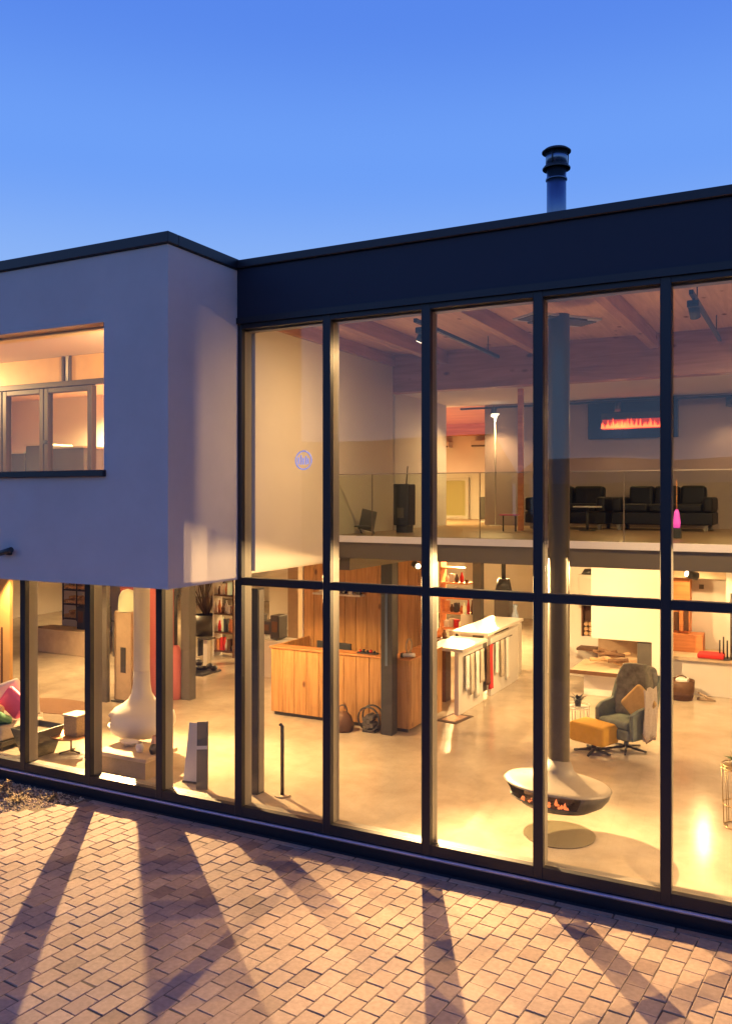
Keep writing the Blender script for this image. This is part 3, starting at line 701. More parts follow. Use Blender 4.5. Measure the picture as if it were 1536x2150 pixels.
mt = thing('door_mat', 'small dark mat with pinkish centre on the floor by the counter end', 'mat', (-4.93, 4.87, .001), R(-8)); B('border', M['rug'], -.18, .18, -.28, .28, 0, .008, mt); B('centre', M['rugc'], -.12, .12, -.2, .2, .0085, .011, mt)

# ================================================================== ARMCHAIR GROUP
ac = thing('wing_armchair', 'grey green wing armchair with tall leaf-patterned back on swivel foot', 'armchair', (-2.26, 4.42, 0), R(-28))
leaffab = mat('leaf_fabric', (.17, .17, .14), .85, var=.55, scale=9)
ac.scale = (.94, .94, .96)
MB().box(-.27, .27, -.30, .24, .20, .36).build('seat_base', M['green'], ac, .04, 4)
MB().box(-.255, .255, -.315, .2, .36, .47).build('seat', M['green'], ac, .05, 4)
mb = MB(); n = 8; vs = []; fs = []
for i in range(n + 1):
    f = i / n; z = .42 + f * .76; y = .16 + .17 * f; w = .25 + .09 * math.sin(min(1, f * 1.25) * math.pi / 2) - .10 * max(0, f - .72) / .28
    for j in range(9):
        g = j / 4 - 1; vs.append((g * w, y - .10 * abs(g) ** 2.2, z - .03 * abs(g) ** 3 * f))
for i in range(n):
    for j in range(8): a = i * 9 + j; fs.append((a, a + 1, a + 10, a + 9))
mb.add(vs, fs, True).build('backrest', leaffab, ac, solid=.09, bevel=.02, seg=2)
for s_ in (-1, 1):
    mb = MB(); pts = [(-.28, .22), (-.29, .58), (-.16, .64), (.1, .68), (.19, .9), (.3, 1.08), (.34, .95), (.24, .4), (.2, .22)]
    vs = [(s_ * (.27 + .03 * (z > .6)), y, z) for y, z in pts] + [(s_ * (.335 + .03 * (z > .6)), y, z) for y, z in pts]
    m_ = len(pts); fs = [tuple(range(m_)), tuple(reversed(range(m_, 2 * m_)))] + [(i, i + m_, (i + 1) % m_ + m_, (i + 1) % m_) for i in range(m_)]
    mb.add(vs, fs).build('wing', M['green'], ac, .018, 3)
MB().tube([(0, 0, .05), (0, 0, .2)], .035, 12).build('swivel_post', M['chrome'], ac)
for k in range(5):
    a = k * 1.257 + .3; MB().tube([(0, 0, .055), (.3 * math.cos(a), .3 * math.sin(a), .015)], [.022, .014], 8).build('foot', M['dark'], ac)
MB().tube([(.36, -.1, .32), (.5, -.2, .24), (.62, -.16, .34)], .014, 8).build('lever', M['tan'], ac)
cu = tag(MB().box(-.19, .19, -.05, .05, -.19, .19).build('cushion', M['mustardpale'], None, .05, 4), 'pale mustard square cushion leaning in the armchair', 'cushion'); cu.location = (-2.09, 4.38, .66); cu.rotation_euler = (R(-18), R(38), R(-28))
mb = MB(); vs = []; fs = []
for i in range(9):
    for j in range(7): vs.append((.385 + .015 * math.sin(j * 2 + i * .6), -.12 + j * .045, .90 - i * .085 - .02 * math.sin(j * 1.7)))
for i in range(8):
    for j in range(6): a = i * 7 + j; fs.append((a, a + 1, a + 8, a + 7))
th = tag(mb.add(vs, fs, True).build('throw', M['throw'], None, solid=.012), 'beige throw hanging over the far side of the armchair', 'throw'); th.location = (-2.27, 4.42, 0); th.rotation_euler = (0, 0, R(-28))
ot = thing('ottoman', 'mustard yellow box ottoman on dark swivel foot before the armchair', 'ottoman', (-2.63, 4.12, 0), R(-22))
MB().box(-.27, .27, -.19, .19, .14, .40).build('seat', M['mustard'], ot, .035, 4)
MB().tube([(0, 0, .03), (0, 0, .139)], .035, 12).build('swivel_post', M['dark'], ot)
for k in range(5):
    a = k * 1.257; MB().tube([(0, 0, .04), (.26 * math.cos(a), .26 * math.sin(a), .015)], [.025, .016], 8).build('foot', M['dark'], ot)
def wire_table(x, y, r, h, label, name='side_table', m='whitegloss', mid=None):
    t = thing(name, label, 'side table', (x, y, 0))
    MB().tube([(0, 0, h - .012), (0, 0, h)], r, 28).build('table_top', M[m], t); MB().ring((0, 0, h + .03), r, .006).build('rim', M[m], t); MB().ring((0, 0, .01), r * .85, .008).build('base_ring', M[m], t)
    if mid: MB().ring((0, 0, mid), r * .95, .007).build('middle_ring', M[m], t)
    for k in range(8):
        a = k * math.pi / 4; MB().tube([(r * .85 * math.cos(a), r * .85 * math.sin(a), .01), (r * math.cos(a), r * math.sin(a), h + .03)], .005, 6).build('leg', M[m], t)
    return t
wire_table(-3.07, 5.05, .17, .36, 'white wire side table behind the mustard ottoman')
def pot_plant(x, y, z, s, label, m='dark', pm='dark'):
    t = thing('pot_plant', label, 'plant', (x, y, z))
    MB().lathe([(0, 0), (.035 * s, 0), (.05 * s, .08 * s), (.04 * s, .08 * s), (.03 * s, .02 * s)], n=14).build('pot', M[pm], t)
    mb = MB(); r3 = random.Random(int(x * 77))
    for k in range(14):
        a = k * 2.4; L = s * r3.uniform(.1, .17); el = r3.uniform(.3, 1.2); d = Vector((math.cos(a) * math.cos(el), math.sin(a) * math.cos(el), math.sin(el))); e = d.cross(Vector((0, 0, 1))).normalized() * L * .16
        b0 = Vector((0, 0, .07 * s)); mb.add([b0, b0 + d * L * .5 + e, b0 + d * L - Vector((0, 0, L * .15)), b0 + d * L * .5 - e], [(0, 1, 2, 3)])
    mb.build('leaves', M[m], t)
pot_plant(-3.07, 5.05, .362, 1.15, 'dark spiky little plant on the white wire side table')
wire_table(-.70, 2.15, .16, .62, 'tall brass wire stand cut by the right picture edge', 'wire_stand', 'gold', .24)
pot_plant(-.72, 2.12, .622, 1.0, 'small dark plant on the brass wire stand', 'leaf')
dc = thing('decanter', 'dark bottle standing inside the brass wire stand', 'bottle', (-.70, 2.13, .0)); MB().lathe([(0, .02), (.05, .02), (.06, .15), (.02, .28), (.018, .38), (0, .38)], n=16).build('body', M['dark'], dc)

# ================================================================== HEARTH WALL (ground floor back right)
hw = thing('chimney_breast', 'white chimney breast with corner fire opening and log hearth', 'fireplace', (0, 0, 0))
B('upper_block', M['white'], -3.50, -2.28, 7.8, 8.6, .93, 2.69, hw)
B('right_pier', M['white'], -2.47, -2.28, 7.8, 8.6, 0, .929, hw)
B('back_panel', M['stone'], -3.50, -2.471, 8.35, 8.4, .45, .929, hw)
B('dark_glass', M['darkgrey'], -2.72, -2.475, 7.85, 7.87, .5, .92, hw)
B('hearth_slab', M['stone'], -3.74, -2.4, 7.25, 8.34, .42, .449, hw, .005, 1)
B('slab_edge', M['brown'], -3.75, -2.4, 7.235, 7.249, .385, .449, hw)
B('plinth', M['white'], -3.55, -2.471, 7.45, 8.34, 0, .384, hw)
r4 = random.Random(9)
for k in range(9):
    cx = -3.25 + r4.uniform(-.12, .55); a = r4.uniform(-.7, .7); d = Vector((math.cos(a), .2, math.sin(a) * .6)) * .17; c = Vector((cx, 7.75 + r4.uniform(-.15, .15), .53 + r4.uniform(0, .2)))
    MB().tube([c - d, c + d], .032, 8).build('log', M['logend'] if k % 2 else M['log'], hw)
nw = thing('log_niche', 'pale partition with dark framed log niche left of the chimney breast', 'partition', (0, 0, 0))
mb = MB(); mb.box(-4.6, -3.93, 8.9, 9.1, 0, 2.69); mb.box(-3.93, -3.52, 8.9, 9.1, 1.36, 2.69); mb.box(-3.93, -3.52, 8.9, 9.1, 0, .78); mb.build('wall', M['white'], nw)
mb = MB(); mb.box(-3.93, -3.9, 8.86, 9.1, .78, 1.36); mb.box(-3.55, -3.52, 8.86, 9.1, .78, 1.36); mb.box(-3.9, -3.55, 9.06, 9.1, .78, 1.36); mb.build('niche_frame', M['brown'], nw)
for k in range(12): MB().tube([(-3.85 + .085 * (k % 4), 8.88, .83 + .09 * (k // 4)), (-3.85 + .085 * (k % 4), 9.05, .83 + .09 * (k // 4))], .038, 8).build('log', M['logend'], nw)
B('white_stove_hood', M['whitegloss'], -3.92, -3.6, 8.6, 8.88, 1.4, 1.98, nw, .01, 1); B('dark_shelf', M['brown'], -3.95, -3.5, 8.55, 8.895, .56, .60, nw)
MB().tube([(-3.75, 8.7, 1.98), (-3.75, 8.7, 2.08)], [.14, .08], 16).build('hood_cap', M['dark'], nw)
# bench right
bw = thing('bench_wall', 'cream niche wall with long low bench behind the basket', 'partition', (0, 0, 0))
B('wall', M['white'], -2.27, .8, 9.2, 9.35, 0, 2.69, bw)
B('left_pier', M['white'], -1.35, -.6, 8.55, 8.7, 0, 2.69, bw)
B('header', M['stone'], -2.27, -.6, 8.72, 8.8, 1.98, 2.69, bw)
B('bench_top', M['stone'], -2.27, -.9, 8.2, 9.19, .60, .66, bw); B('bench_front', M['white'], -2.27, -.9, 8.3, 8.36, 0, .599, bw)
rc = tag(MB().box(-1.78, -1.35, 8.15, 8.45, .662, .75).build('seat_cushion', M['redfab'], None, .03, 3), 'long red seat cushion on the low bench', 'cushion')
bk = thing('bookcase', 'open case of orange wood boxes on the bench wall', 'shelf', (0, 0, 0))
B('carcass', M['orangewood'], -2.26, -1.98, 8.85, 9.15, .98, 1.95, bk)
for k in range(3): B('box', M['oakX'] if k % 2 else M['brown'], -2.24 + .085 * k, -2.17 + .085 * k, 8.8, 8.849, 1.02, 1.35 + .1 * k, bk)
B('low_case', M['orangewood'], -2.26, -1.75, 8.7, 9.1, .661, .97, bk)
for z in (1.4, 1.75): 
    t = tag(B('wall_vent', M['darkgrey'], -1.86, -1.78, 9.17, 9.199, z, z + .08), 'small square dark vent on the niche wall, ' + ('lower one' if z < 1.5 else 'upper one'), 'vent', 'square vents on the niche wall')
fs_ = thing('fire_tools', 'dark stand of fire tools on the bench end by the red cushion', 'fire tools', (-1.33, 8.3, .66))
for k in range(4): MB().tube([(k * .06 - .1, 0, 0), (k * .06 - .1, 0, .32 + .06 * (k % 2) + (.75 if k == 3 else 0))], .014, 8).build('tool', M['dark'], fs_)
MB().tube([(0, 0, 0.001), (0, 0, .012)], .13, 16).build('foot', M['dark'], fs_)
bs = thing('log_basket', 'dark brown leather basket with handle on the floor below the bench', 'basket', (-1.99, 7.85, 0))
MB().lathe([(.0, 0), (.17, 0), (.205, .15), (.21, .33), (.195, .33), (.19, .05), (0, .04)], n=24).build('body', M['brown'], bs)
MB().ring((0, 0, .3), .1, .012, 20, 6, 'Y').build('handle', M['brown'], bs)
MB().box(-.09, .11, -.1, .1, .2, .36).build('paper_bundle', M['paper'], bs, .02, 2)
tg = thing('bellows', 'pair of wooden bellows lying on the floor beside the basket', 'bellows', (-1.62, 7.9, 0)); MB().tube([(-.12, 0, .13), (.02, 0, .06), (.16, 0, .02)], [.012, .02, .012], 8).build('upper_arm', M['tan'], tg); MB().tube([(-.13, .02, .02), (.16, .0, .015)], [.03, .014], 8).build('lower_arm', M['tan'], tg)

# back centre: columns, hanging stove, shelves
for x, y, w, h, lb in ((-6.05, 9.0, .09, 2.69, 'dark square column behind the counter, left of the hanging black stove'), (-5.35, 8.9, .11, 1.0, 'short dark post under the far counter end')):
    t = thing('dark_column', lb, 'column', (x, y, 0)); B('shaft', M['darkgrey'], -w, w, -w, w, 0, h, t, .005, 1)
hs = thing('hanging_stove', 'small dark stove hood on a pipe seen between the counter and the flue', 'stove', (-5.55, 9.1, 0))
MB().tube([(0, 0, 1.78), (0, 0, 2.69)], .045, 12).build('pipe', M['dark'], hs); MB().tube([(0, 0, 1.55), (0, 0, 1.78)], [.17, .12], 16).build('hood', M['dark'], hs); B('body', M['darkgrey'], -.16, .16, -.12, .12, .0, 1.54, hs, .01, 1)
vb = thing('blue_vase', 'pale blue glass vase on a stand right of the dark stove', 'vase', (-5.15, 8.6, .0)); B('stand', M['whitegloss'], -.1, .1, -.1, .1, 0, .98, vb); MB().lathe([(0, .98), (.05, .98), (.07, 1.1), (.03, 1.25), (.05, 1.34), (.045, 1.34)], n=18).build('body', M['blueglass'], vb)
sh = thing('display_shelf', 'tall display shelf of orange boxes above the counter', 'shelf', (-6.75, 9.6, 0))
for z in (.3, .62, .94, 1.26, 1.58, 1.9): B('shelf_board', M['orangewood'], -.3, .3, -.15, .15, z, z + .03, sh)
B('side_panel', M['orangewood'], -.33, -.301, -.15, .15, 0, 2.2, sh)
cols_ = ['orangewood', 'paper', 'brown', 'redfab', 'dark', 'throw', 'lime', 'whitegloss']
def goods(parent, x0, x1, y, z, n, hmax, seed):
    q = random.Random(seed); w = (x1 - x0) / n
    for k in range(n):
        h = hmax * q.uniform(.5, 1); m_ = M[q.choice(cols_)]
        if q.random() < .5: B('box', m_, x0 + k * w + .01, x0 + (k + 1) * w - .01, y - .06, y + .06, z, z + h, parent)
        else: MB().lathe([(0, 0), (w * .35, 0), (w * .42, h * .5), (w * .18, h * .85), (w * .2, h)], (x0 + (k + .5) * w, y, z), 10).build('jar', m_, parent)
for i, z in enumerate((.33, .65, .97, 1.29, 1.61)): goods(sh, -.28, .28, 0, z, 5, .24, i)
sh2 = thing('white_display', 'white display tower with dark ornaments behind the counter', 'shelf', (-6.35, 9.2, 0))
B('tower', M['whitegloss'], -.12, .14, -.1, .1, 0, 1.0, sh2); B('tower', M['whitegloss'], -.1, .16, .101, .14, 1.7, 2.35, sh2)
goods(sh2, -.12, .14, 0, 1.0, 3, .4, 21)
pl2 = thing('counter_goods', 'red and dark goods crowded at the back corner of the desk', 'goods', (-5.75, 5.9, 0)); B('stand', M['brown'], -.45, .3, -.12, .12, 0, 1.05, pl2, .01, 1); goods(pl2, -.43, .28, 0, 1.051, 7, .2, 5)
for x0, x1, y, lb in ((-12.6, -7.9, 11.2, 'cream partition wall far behind the desk'), (-4.9, -1.0, 13.5, 'cream partition wall far behind the counter'), (-17.5, -14.9, 8.8, 'cream partition wall behind the log rack')):
    tag(B('partition_wall', M['white'], x0, x1, y, y + .12, 0, 2.599), lb, 'partition', 'cream partitions deep in the showroom')
# things seen between left frame and oak wall
dp = thing('dark_door_frame', 'black upright frame just inside the glass right of the grey box', 'frame', (-5.75, .7, 0)); B('upright', M['dark'], -.05, .07, -.07, .07, 0, 2.38, dp, .004, 1); B('arm', M['dark'], -.12, -.051, -.03, .03, 2.32, 2.36, dp)
MB().box(.071, .078, -.05, .05, .02, 2.36).build('trim', M['frame'], dp)
bp_ = thing('pole_stand', 'slim black pole on a small foot standing just inside the glass', 'stand', (-5.42, .75, 0)); MB().tube([(0, 0, .01), (0, 0, .8), (-.03, 0, .82)], .022, 10).build('pole', M['dark'], bp_); MB().tube([(0, 0, 0.0), (0, 0, .015)], .09, 18).build('foot', M['tan'], bp_)
cd = thing('stove_display', 'row of dark stoves and boxes left of the oak panel wall', 'stove display', (-9.2, 6.3, 0))
for k, (x, w, h, z) in enumerate(((-.42, .16, .30, .85), (-.1, .12, .25, .80), (.1, .1, .45, .72))):
    s_ = B('stove', M['dark'], x - w, x + w, -.15, .15, z, z + h, cd, .01, 1); B('window', M['brown'], x - w * .6, x + w * .6, -.156, -.151, z + h * .3, z + h * .75, s_)
B('plinth', M['whitegloss'], -.7, .4, -.25, .25, 0, .70, cd, .01, 1)
for k in range(3): B('box', M['paper'], -.65 + k * .3, -.45 + k * .3, -.1, .1, .705, .76 + .03 * k, cd)
cc = thing('tan_column', 'tan stone column behind the dark stoves left of the oak wall', 'column', (-9.9, 8.2, 0)); B('shaft', M['tan'], -.13, .13, -.13, .13, 0, 2.599, cc)

# ================================================================== LEFT GROUND FLOOR
rw = thing('red_partition', 'red pink painted partition behind the white hanging fireplace', 'partition', (0, 0, 0)); B('wall', M['red'], -10.72, -9.62, 3.75, 3.87, 0, 2.599, rw)
B('light_strip', M['whitegloss'], -10.6, -10.56, 3.70, 3.749, 0, 1.75, rw)
st = thing('soapstone_stove', 'tall tan soapstone stove with slot window before the red partition', 'stove', (-10.25, 3.45, 0))
B('body', M['tan'], -.17, .2, -.16, .16, 0.03, 1.52, st, .015, 2); B('window', M['dark'], -.02, .09, -.166, -.161, .50, .92, st); B('plinth', M['dark'], -.2, .23, -.2, .2, 0, .029, st)
lm = thing('dome_lamp', 'pale green dome lamp on top of the tan stove', 'lamp', (-10.22, 3.4, 1.52)); MB().lathe([(.15, 0), (.155, .12), (.14, .25), (.09, .34), (0, .37)], n=24).build('shade', M['lime'], lm); MB().tube([(0, 0, 0), (0, 0, .02)], .12, 16).build('foot', M['dark'], lm)
dpn = thing('display_board', 'tall dark grey display panel left of the red partition', 'panel', (-10.62, 3.2, 0)); B('board', M['darkgrey'], -.2, .16, -.04, .04, 0, 2.599, dpn, .005, 1)
c2 = thing('dark_column', 'dark square column right of the red partition with red item beside it', 'column', (-9.42, 4.0, 0)); B('shaft', M['darkgrey'], -.09, .09, -.09, .09, 0, 2.599, c2, .005, 1)
rs = thing('red_stove', 'small rounded red stove standing at the dark column', 'stove', (-9.62, 3.9, .0)); MB().lathe([(0, 0), (.10, 0), (.11, .3), (.11, .78), (.07, .9), (0, .92)], n=18).build('body', M['red'], rs); MB().tube([(0, 0, .92), (0, 0, 2.599)], .04, 10).build('pipe', M['dark'], rs)
# low table with dish
lt = thing('low_table', 'low sandy stone table close to the glass below the grey box', 'table', (-7.55, .68, 0), R(0))
B('table_top', M['stone'], -.42, .42, -.30, .30, .22, .27, lt, .01, 1); B('base', M['tan'], -.36, .36, -.24, .24, 0, .219, lt)
ds = thing('white_dish', 'white leaf-shaped dish on the low stone table', 'dish', (-7.70, .72, .27)); MB().lathe([(0, .01), (.07, .012), (.14, .06), (.15, .075), (.13, .06), (.0, .025)], n=20).build('bowl', M['whitegloss'], ds); ds.scale = (1, .6, 1)
for k, (x, y, mm, lb) in enumerate(((-7.35, .8, 'peach', 'peach candle jar at the back of the low stone table'), (-7.22, .62, 'dark', 'small dark pot at the right end of the low stone table'), (-7.42, .6, 'paper', 'tiny cream ornament in the middle of the low stone table'))):
    t = thing('table_jar', lb, 'jar', (x, y, .27), 0, 'jars on the low stone table'); MB().lathe([(0, 0), (.04, 0), (.055, .06), (.035, .11 + .05 * (k == 0)), (.03, .11 + .05 * (k == 0))], n=14).build('jar', M[mm], t)
sg = thing('highlight_board', 'white glossy board added for a floor highlight next to the dark board', 'board', (-6.62, .62, 0), R(8)); MB().box(-.12, .14, -.012, .012, 0, .70, Matrix.Rotation(R(-12), 4, 'X')).build('board', M['whitegloss'], sg, .004, 1); MB().box(-.13, .15, -.016, .014, .0, .02, Matrix.Rotation(R(-12), 4, 'X')).build('foot', M['steel'], sg)  # white board made in place of a bright highlight on the polished floor
sg2 = thing('dark_board', 'narrow dark leaning board with white band behind the glass', 'board', (-6.36, .47, 0), R(0)); mr_ = Matrix.Rotation(R(-9), 4, 'Y') @ Matrix.Rotation(R(-12), 4, 'X'); MB().box(-.07, .09, -.012, .012, 0, .78, mr_).build('board', M['darkgrey'], sg2, .004, 1); MB().box(-.072, .092, -.0145, -.0125, .46, .50, mr_).build('band', M['whitegloss'], sg2)
# stool, lantern, planter
so = thing('tray_stool', 'round copper tray table on thin stem behind the left pane', 'side table', (-8.86, .86, 0)); MB().lathe([(0, .22), (.25, .22), (.27, .25), (.262, .25), (.245, .232), (0, .232)], n=32).build('tray', M['copper'], so); MB().tube([(0, 0, .01), (0, 0, .22)], .012, 8).build('stem', M['dark'], so)
for k in range(3): a = k * 2.09; MB().tube([(0, 0, .03), (.16 * math.cos(a), .16 * math.sin(a), .01)], .012, 6).build('foot', M['dark'], so)
ln = thing('wicker_lantern', 'square wicker lantern standing on the copper tray table', 'lantern', (-8.80, .9, .233)); B('body', M['wicker'], -.12, .12, -.12, .12, 0, .27, ln, .02, 2); B('lid', M['throw'], -.13, .13, -.13, .13, .271, .29, ln)
pt = thing('planter', 'dark green-grey tapered planter at the left pane', 'planter', (-9.22, .62, 0)); mb = MB(); a, b = .15, .24
mb.add([(-a, -a, 0), (a, -a, 0), (a, a, 0), (-a, a, 0), (-b, -b, .36), (b, -b, .36), (b, b, .36), (-b, b, .36)], [(0, 1, 5, 4), (1, 2, 6, 5), (2, 3, 7, 6), (3, 0, 4, 7), (3, 2, 1, 0)]); mb.build('tub', mat('planter_grey', (.06, .065, .055), .6), pt, solid=.015); B('soil', M['joint'], -.21, .21, -.21, .21, .28, .30, pt)
# lounge with cushions at left edge
lo = thing('lounge_seat', 'low lounge seat with bright cushions cut by the left picture edge', 'lounge', (-10.15, .75, 0)); B('seat', M['throw'], -.6, .42, -.3, .45, .12, .30, lo, .04, 3); B('frame', M['dark'], -.6, .44, -.3, .45, .06, .119, lo)
for x in (-.5, .35): 
    for y in (-.25, .4): MB().tube([(x, y, 0), (x, y, .06)], .02, 6).build('leg', M['dark'], lo)
for x, y, z, rx, ry, mm, lb in ((-10.15, .62, .47, 20, 30, 'peach', 'peach cushion on the lounge seat'), (-9.98, .55, .38, 60, -10, 'greenfab', 'green cushion lying lowest on the lounge seat'), (-9.95, .85, .55, 10, 40, 'pink', 'pink cushion at the back of the lounge seat'), (-10.25, 1.05, .62, 10, -20, 'paper', 'white patterned cushion topmost on the lounge seat')):
    o = tag(MB().box(-.19, .19, -.055, .055, -.17, .17).build('cushion', M[mm], None, .05, 4), lb, 'cushion', 'cushions on the lounge seat'); o.location = (x, y, z); o.rotation_euler = (R(rx), R(ry), R(20))
wp = thing('leaning_flue', 'pale flue pipe leaning behind the cushions at the left edge', 'pipe', (-10.0, 1.25, 0)); MB().tube([(0, 0, .3), (-.22, .1, 1.35), (-.25, .1, 2.6)], .085, 16).build('pipe', M['whitegloss'], wp); MB().tube([(0, 0, 0), (0, 0, .3)], .12, 16).build('foot', M['throw'], wp)
pn = thing('tan_panel', 'pale wooden board standing behind the leaning flue', 'panel', (-12.1, 2.2, 0)); B('board', pw, -.9, .5, -.03, .03, 0, 2.599, pn); B('batten', M['brown'], .3, .34, -.04, -.031, .2, 1.3, pn)
# far left
rk = thing('log_rack', 'black metal rack filled with split logs far behind the left panes', 'log rack', (-14.9, 6.9, 0))
for z in (.62, .95, 1.28, 1.6, 1.9): B('shelf_board', M['dark'], -.42, .42, -.12, .12, z, z + .03, rk)
for x in (-.42, .0, .40): B('upright', M['dark'], x, x + .035, -.13, -.121, .6, 2.3, rk)
for r_ in range(4):
    for c_ in range(8):
        MB().tube([(-.36 + c_ * .1, -.11, .70 + r_ * .33), (-.36 + c_ * .1, .1, .70 + r_ * .33)], .045, 7).build('log', M['logend'], rk)
        if c_ % 2: MB().tube([(-.31 + c_ * .1, -.11, .79 + r_ * .33), (-.31 + c_ * .1, .1, .79 + r_ * .33)], .04, 7).build('log', M['logend'], rk)
cb = thing('cream_bench', 'long cream bench block below the log rack', 'bench', (-14.5, 6.3, 0)); B('block', M['stone'], -.9, .85, -.3, .25, 0, .52, cb, .01, 1)
ds_ = thing('display_stoves', 'dark boxy stoves on the cream bench block', 'stoves', (-13.9, 6.4, .521)); 
for x, w, h in ((-.35, .12, .5), (.0, .11, .5), (.22, .1, .52)): s_ = B('stove', M['dark'], x - w, x + w, -.12, .12, 0, h, ds_, .01, 1); B('door', M['brown'], x - w * .6, x + w * .6, -.126, -.121, .15, h - .1, s_)
db = thing('dark_cabinet', 'dark grey cabinet right of the cream bench block', 'cabinet', (-13.05, 6.5, 0)); B('carcass', M['darkgrey'], -.3, .5, -.2, .2, 0, .75, db, .01, 1); B('top', M['dark'], -.32, .52, -.22, .22, .751, .78, db)
tall = thing('tall_dark_cabinet', 'tall dark panel behind the dark cabinet on the far left', 'panel', (-13.6, 7.8, 0)); B('board', M['darkgrey'], -.5, .7, -.05, .05, 0, 2.599, tall)
sr = thing('goods_shelf', 'tall narrow shelf crowded with red and white goods left of the black frame', 'shelf', (-11.2, 7.5, 0))
B('side_panel', M['brown'], .24, .28, -.15, .15, 0, 2.4, sr); B('side_panel', M['whitegloss'], -.28, -.25, -.15, .15, 0, 2.4, sr)
for i, z in enumerate((.1, .5, .9, 1.3, 1.7)): B('shelf_board', M['brown'], -.249, .239, -.15, .15, z, z + .025, sr); goods(sr, -.24, .23, -.02, z + .026, 5, .33, 40 + i)
pe = thing('side_pedestal', 'small white pedestal with black top beside the goods shelf', 'pedestal', (-10.95, 6.45, 0)); B('leg', M['whitegloss'], -.04, .06, -.05, .05, 0, .54, pe); B('top', M['dark'], -.14, .14, -.12, .12, .541, .57, pe); B('leg', M['dark'], -.14, -.11, -.1, .1, .2, .54, pe)
pi = thing('stone_heap', 'dark rounded display of stones and white ornaments on the floor', 'display', (-10.85, 5.85, 0)); q = random.Random(12)
for k in range(26):
    x, y, z = q.uniform(-.45, .42), q.uniform(-.2, .2), q.uniform(.05, .28); rr = q.uniform(.06, .11)
    MB().lathe([(0, -rr * .8), (rr * .7, -rr * .5), (rr, 0), (rr * .7, rr * .5), (0, rr * .7)], (x, y, z), 8).build('stone', M['dark'] if k % 5 else M['whitegloss'], pi)
B('tray', M['dark'], -.55, .5, -.3, .3, 0, .03, pi)
br = thing('branch_vase', 'bunch of tall dark branches in a low dark vase at the far back', 'branches', (-13.4, 9.6, 0))
MB().lathe([(0, 0), (.3, 0), (.4, .25), (.3, .5), (.28, .5)], n=20).build('vase', M['darkgrey'], br); mb = MB(); q = random.Random(5)
for k in range(26):
    a = q.uniform(0, 6.28); L = q.uniform(1.3, 2.0); p = [Vector((0, 0, .4))]; d = Vector((math.cos(a) * .3, math.sin(a) * .3, 1)).normalized()
    for s_ in range(5): d = (d + Vector((q.gauss(0, .12), q.gauss(0, .12), 0))).normalized(); p.append(p[-1] + d * L / 5)
    mb.tube(p, [.022, .018, .014, .011, .008, .004], 5)
mb.build('twigs', M['twig'], br)
rt = thing('round_rug', 'dark oval rug patch on the polished floor behind the copper tray', 'rug', (-11.0, 2.6, .001)); MB().tube([(0, 0, 0), (0, 0, .008)], .6, 40).build('pile', mat('brown_rug', (.2, .11, .06), .95, var=.2, scale=20), rt); rt.scale = (1.4, .7, 1)

# ================================================================== MEZZANINE THINGS
ef = thing('electric_fire', 'wide black wall-mounted electric fire with red flames above the sofas', 'fireplace', (-2.51, 6.29, 4.35))
MB().box(-.68, .68, -.10, 0, 0, .60).build('case', M['fireframe'], ef, .01, 2)
B('opening', M['dark'], -.47, .50, -.104, -.1005, .14, .40, ef)
fl = MB(); q = random.Random(8)
for k in range(60):
    x = -.45 + .93 * k / 60 + q.uniform(-.01, .01); h = q.uniform(.04, .17) * (.6 + .4 * math.sin(k * .7) ** 2); fl.add([(x - .018, -.106, .16), (x + .018, -.106, .16), (x + .006, -.112, .16 + h * .6), (x, -.108, .16 + h), (x - .008, -.112, .16 + h * .5)], [(0, 1, 2, 3, 4)])
fl.build('flame', M['flame'], ef, solid=.004); B('ember_glow', M['redglow'], -.45, .48, -.1055, -.1045, .145, .30, ef)
def sofa(x, y, w, n, label):
    t = thing('leather_sofa', label, 'sofa', (x, y, 2.956), 0, 'black leather sofas on the mezzanine')
    MB().box(-w / 2, w / 2, -.38, .35, .08, .26).build('base', M['leather'], t, .02, 2)
    for s_ in (-1, 1): MB().box(*(sorted((s_ * (w / 2), s_ * (w / 2 - .14)))), -.40, .36, .261, .48).build('arm', M['leather'], t, .045, 3)
    cw = (w - .28) / n
    for k in range(n):
        a = -w / 2 + .14 + k * cw
        MB().box(a + .008, a + cw - .008, -.37, .18, .262, .38).build('seat_cushion', M['leather'], t, .035, 3)
        MB().box(a + .008, a + cw - .008, .12, .34, .36, .66, Matrix.Rotation(R(-4), 4, 'X')).build('back_cushion', M['leather'], t, .05, 4)
    for sx_ in (-1, 1):
        for sy in (-.33, .3): MB().box(sx_ * (w / 2 - .1) - .025, sx_ * (w / 2 - .1) + .025, sy - .025, sy + .025, 0, .08).build('foot', M['frame'], t)
sofa(-1.93, 5.6, 1.38, 3, 'wider black leather sofa below the electric fire')
sofa(-3.32, 5.62, 1.22, 2, 'shorter black leather sofa partly behind the grey flue')
ct = thing('coffee_table', 'small pale round coffee table before the shorter sofa', 'table', (-2.85, 4.7, 2.956)); MB().tube([(0, 0, .33), (0, 0, .35)], .2, 24).build('table_top', M['whitegloss'], ct); MB().tube([(0, 0, .01), (0, 0, .33)], .02, 8).build('stem', M['dark'], ct); MB().tube([(0, 0, 0), (0, 0, .012)], .12, 16).build('foot', M['dark'], ct)
lv = thing('pink_lamp', 'glowing pink bottle lamp on a dark stand by the balustrade', 'lamp', (-1.42, 3.0, 2.956)); lv.scale = (.8, .8, .8); B('stand', M['dark'], -.06, .06, -.06, .06, 0, .15, lv); MB().lathe([(0, .15), (.045, .15), (.055, .22), (.035, .38), (.02, .42), (0, .42)], n=16).build('bottle', M['pinkglow'], lv); MB().tube([(0, 0, .42), (.0, 0, .85)], .006, 6).build('antenna', M['orangewood'], lv)
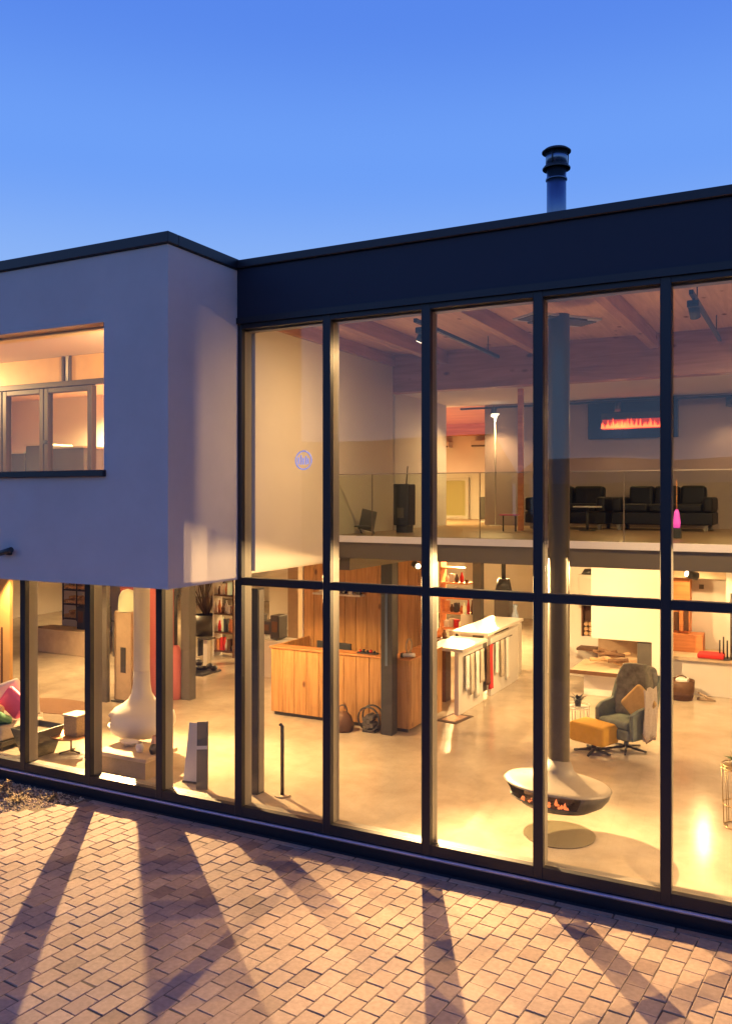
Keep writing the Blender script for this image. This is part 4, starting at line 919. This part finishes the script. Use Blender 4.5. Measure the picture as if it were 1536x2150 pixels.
fl_ = thing('slim_floor_lamp', 'slim white floor lamp with small flared top near the wall end', 'lamp', (-4.66, 6.0, 2.956)); MB().tube([(0, 0, .01), (0, 0, 1.72)], [.008, .014], 8).build('pole', M['whitegloss'], fl_); MB().lathe([(.015, 1.72), (.03, 1.80), (.07, 1.85)], n=16).build('shade', mat('lamp_shade_lit', (1, 1, 1), .5, emit=(1, .85, .6), es=2.0), fl_); MB().tube([(0, 0, 0), (0, 0, .012)], .1, 16).build('foot', M['whitegloss'], fl_)
mc = thing('folding_chair', 'dark folded chair leaning by the side wall at the mezzanine edge', 'chair', (-5.24, 2.45, 2.952)); mr_ = Matrix.Rotation(R(12), 4, 'Y'); MB().box(-.10, .12, -.015, .015, .05, .32, mr_).build('backrest', M['darkgrey'], mc, .01, 2)
for x in (-.1, .1): MB().tube([(x * .9 + .05, 0, 0), (x + .0, 0, .10)], .01, 6).build('leg', M['dark'], mc)
MB().box(-.08, .12, -.14, .0, .09, .11).build('seat', M['darkgrey'], mc)
bs_ = thing('black_stove', 'tall narrow black stove on the mezzanine in front of the wall end', 'stove', (-4.92, 3.0, 2.952)); MB().box(-.115, .115, -.12, .12, .1, .66).build('body', M['dark'], bs_, .015, 2); B('window', M['steel'], -.05, .05, -.126, -.121, .2, .34, bs_); B('plinth', M['dark'], -.08, .09, -.09, .09, 0, .099, bs_); MB().tube([(.03, 0, .66), (.05, 0, .9)], .008, 6).build('handle', M['dark'], bs_)
ob = thing('orange_upright', 'thin orange upright on the mezzanine beside the flue', 'post', (-3.70, 4.3, 2.956)); B('shaft', M['orangewood'], -.035, .035, -.03, .03, 0, 2.02, ob)  # thin orange upright between mezzanine floor and ceiling
pc = thing('pink_stool', 'small pink topped stool with white figurine near the flue', 'stool', (-3.75, 4.0, 2.956)); B('seat', M['pink'], -.14, .1, -.1, .1, .22, .24, pc, .01, 1)
for x in (-.11, .07): MB().tube([(x, 0, 0), (x, 0, .22)], .01, 6).build('leg', M['dark'], pc)
# blue mark on the first upper pane, its glow put in by emission
sk = thing('window_glow_mark', 'small blue round lettered mark with painted glow on the first tall pane', 'glowmark', (-4.69, .028, 3.82))
mb = MB(); mb.ring((0, 0, 0), .095, .007, 20, 5, 'Y'); mb.build('ring', M['glowmark'], sk)
for x, z, h in ((-.06, -.04, .07), (-.03, -.045, .1), (.0, -.045, .07), (.03, -.045, .09), (.055, -.04, .06)): MB().box(x - .006, x + .006, -.004, .004, z, z + h).build('stroke', M['glowmark'], sk)
